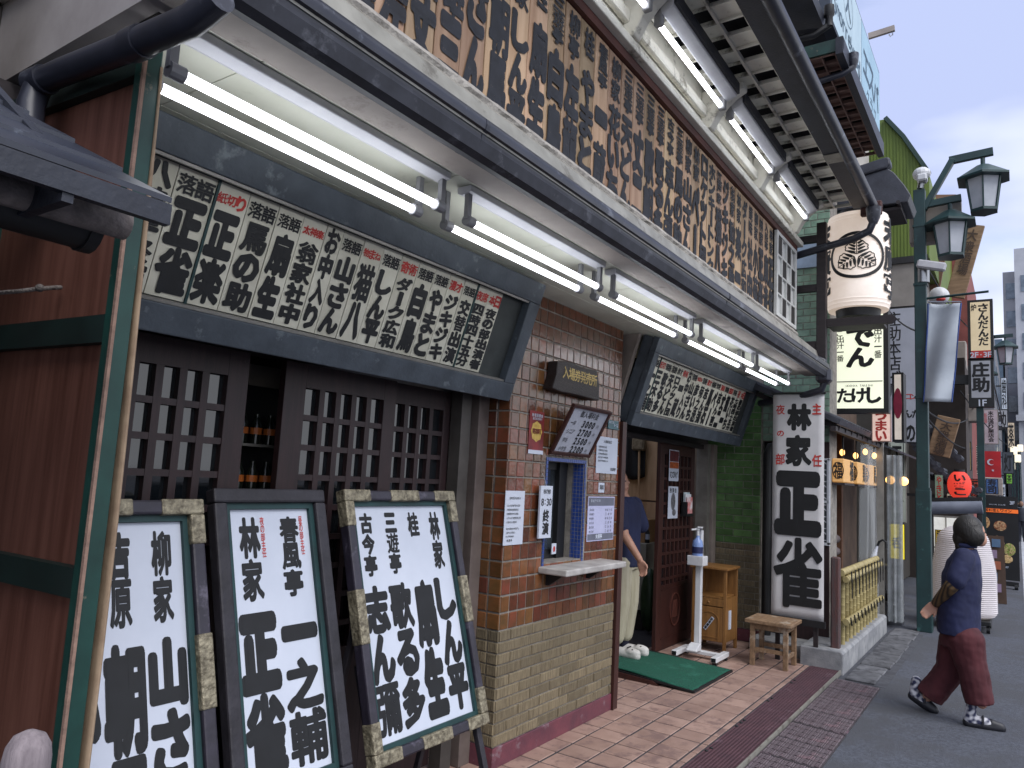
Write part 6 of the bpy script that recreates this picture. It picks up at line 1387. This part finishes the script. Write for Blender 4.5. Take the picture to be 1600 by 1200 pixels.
# ---- man standing just inside the doorway, half hidden by the booth
mn = thing('person', 'man in navy t-shirt and pale trousers standing half hidden in the doorway', 'person')
MX, MY, MZ = 6.45, 3.07, .05
HY = MY+.09
sk = MB(); sk.ell((MX, HY, MZ+1.58), (.078, .092, .115), 16, 12); sk.ell((MX, HY-.06, MZ+1.525), (.05, .045, .055), 12, 8); sk.ell((MX, HY-.1, MZ+1.57), (.014, .02, .02), 8, 6)
limb(sk, [(MX, HY+.01, MZ+1.52), (MX, MY+.03, MZ+1.42)], [.055, .062])
rings(sk, [(MX, MY, MZ+.85, .155, .11), (MX, MY, MZ+1.1, .14, .10), (MX, MY, MZ+1.36, .18, .11), (MX, MY, MZ+1.43, .08, .07)])
for sx in (-1, 1):
    e_ = 1 if sx < 0 else -.7
    limb(sk, [(MX+.19*sx, MY-.01, MZ+1.37), (MX+.23*sx, MY-.10*e_, MZ+1.10), (MX+.22*sx, MY-.25*e_, MZ+.90)], [.058, .044, .031]); hand(sk, (MX+.22*sx, MY-.26*e_, MZ+.885), (0, -.35*e_, -.9), (0, -1, .2))
    limb(sk, [(MX+.085*sx, MY, MZ+.86), (MX+.09*sx, MY-.02, MZ+.47), (MX+.09*sx, MY+.02, MZ+.10)], [.09, .06, .04])
mb_ = sk.build('body', SKIN, mn); remesh(mb_, .009, 4)
for sx in (-.03, .03): MB().ell((MX+sx, HY-.088, MZ+1.585), (.012, .006, .006), 8, 6).build('eye', INK, mb_)
MB().ell((MX, HY-.098, MZ+1.52), (.022, .006, .006), 8, 6).build('mouth', mat('lips', '#8d4a44'), mb_)
for sx in (-.08, .08): MB().ell((MX+sx, HY, MZ+1.57), (.012, .02, .03), 8, 8).build('ear', SKIN, mb_)
h_ = MB(); h_.ell((MX, HY+.02, MZ+1.625), (.09, .095, .09), 16, 12); h_.ell((MX, HY+.05, MZ+1.56), (.08, .06, .09), 14, 10); remesh(h_.build('hair', HAIR, mn), .01, 2)
tt = MB(); rings(tt, [(MX, MY, MZ+.80, .185, .14), (MX, MY, MZ+1.0, .18, .135), (MX, MY, MZ+1.25, .19, .13), (MX, MY, MZ+1.37, .185, .115), (MX, MY+.01, MZ+1.44, .09, .075)], 24)
for sx in (-1, 1): limb(tt, [(MX+.17*sx, MY-.005, MZ+1.365), (MX+.22*sx, MY-.06, MZ+1.17)], [.078, .076])
remesh(tt.build('t_shirt', mat('navy_tshirt', '#1b2345', .85, '#151b38', 5, bump=.25, bscale=12), mn), .010, 4)
tr = MB(); rings(tr, [(MX, MY, MZ+.78, .17, .13), (MX, MY, MZ+.92, .165, .12)])
for sx in (-1, 1): limb(tr, [(MX+.085*sx, MY, MZ+.84), (MX+.09*sx, MY-.02, MZ+.47), (MX+.09*sx, MY+.01, MZ+.17)], [.115, .09, .075])
remesh(tr.build('trousers', mat('pale_chino', '#b3ad98', .85, '#9c967f', 5, stretch=(3, 3, .6), bump=.3, bscale=9), mn), .010, 4)
for sx in (-1, 1):
    fx = MX+.09*sx
    mb = MB(); limb(mb, [(fx, MY+.02, MZ+.06), (fx, MY+.02, MZ+.17)], [.046, .048]); remesh(mb.build('sock', mat('navy_sock', '#12162a', .9), mn), .008, 2)
    mb = MB(); limb(mb, [(fx, MY+.05, MZ+.03), (fx, MY-.06, MZ+.035), (fx, MY-.19, MZ+.03)], [.047, .05, .044]); mb.ell((fx, MY-.15, MZ+.055), (.05, .085, .038), 14, 8); so_ = remesh(mb.build('clog', mat('white_clog', '#cfcdc9', .5, '#bdbbb6', 6), mn), .008, 2)
    for a in range(6): MB().ell((fx-.028+.028*(a % 3), MY-.12-.045*(a//3), MZ+.094-.012*(a//3)), (.008, .009, .006), 8, 6).build('hole', BLKP, so_)
# drinks cabinet seen between the lattice doors
dc = thing('drinks_cabinet', 'dark drinks cabinet with bottle shelves between the lattice doors', 'cabinet')
MB().box(1.6, 2.75, 3.02, 3.35, 0, 2.05).build('case', mat('cabinet_dark', '#181a1c', .4), dc)
MB().box(1.85, 2.5, 3.008, 3.019, 2.0, 2.10).build('header', mat('cabinet_header', '#7d756a', .6), dc)
for z in (1.50, 1.72, 1.28): MB().box(1.7, 2.7, 2.90, 3.018, z-.012, z).build('shelf', ALU, dc)
k = 0
for z in (1.50, 1.72, 1.28):
    for i in range(9):
        x = 1.95+i*.075; MB().lathe([(.027, 0), (.028, .09), (.014, .12), (.014, .14)], (x, 2.95, z+.001), 10).build('bottle', mat('bottle_dark', '#20251f', .2, '#151813'), dc, smooth=True)
        MB().lathe([(.0285, .045), (.0285, .075)], (x, 2.95, z+.001), 10, cap=False).build('bottle_label', mat('bottle_orange', '#c2692a', .5), dc)
# ---------------------------------------------------------------- finish: put every thing's Empty at the base of its parts
bpy.context.view_layer.update()
for o in [o for o in scn.objects if o.type == 'EMPTY' and o.parent is None and o.location.length < 1e-6 and o.children]:
    lo = [1e9]*3; hi = [-1e9]*3
    for c in o.children:
        if c.type != 'MESH': continue
        for v in c.bound_box:
            q = c.matrix_world @ Vector(v)
            for k in range(3): lo[k] = min(lo[k], q[k]); hi[k] = max(hi[k], q[k])
    if lo[0] > 1e8: continue
    base = Vector(((lo[0]+hi[0])/2, (lo[1]+hi[1])/2, lo[2]))
    o.location = base
    for c in o.children: c.location = c.location - base
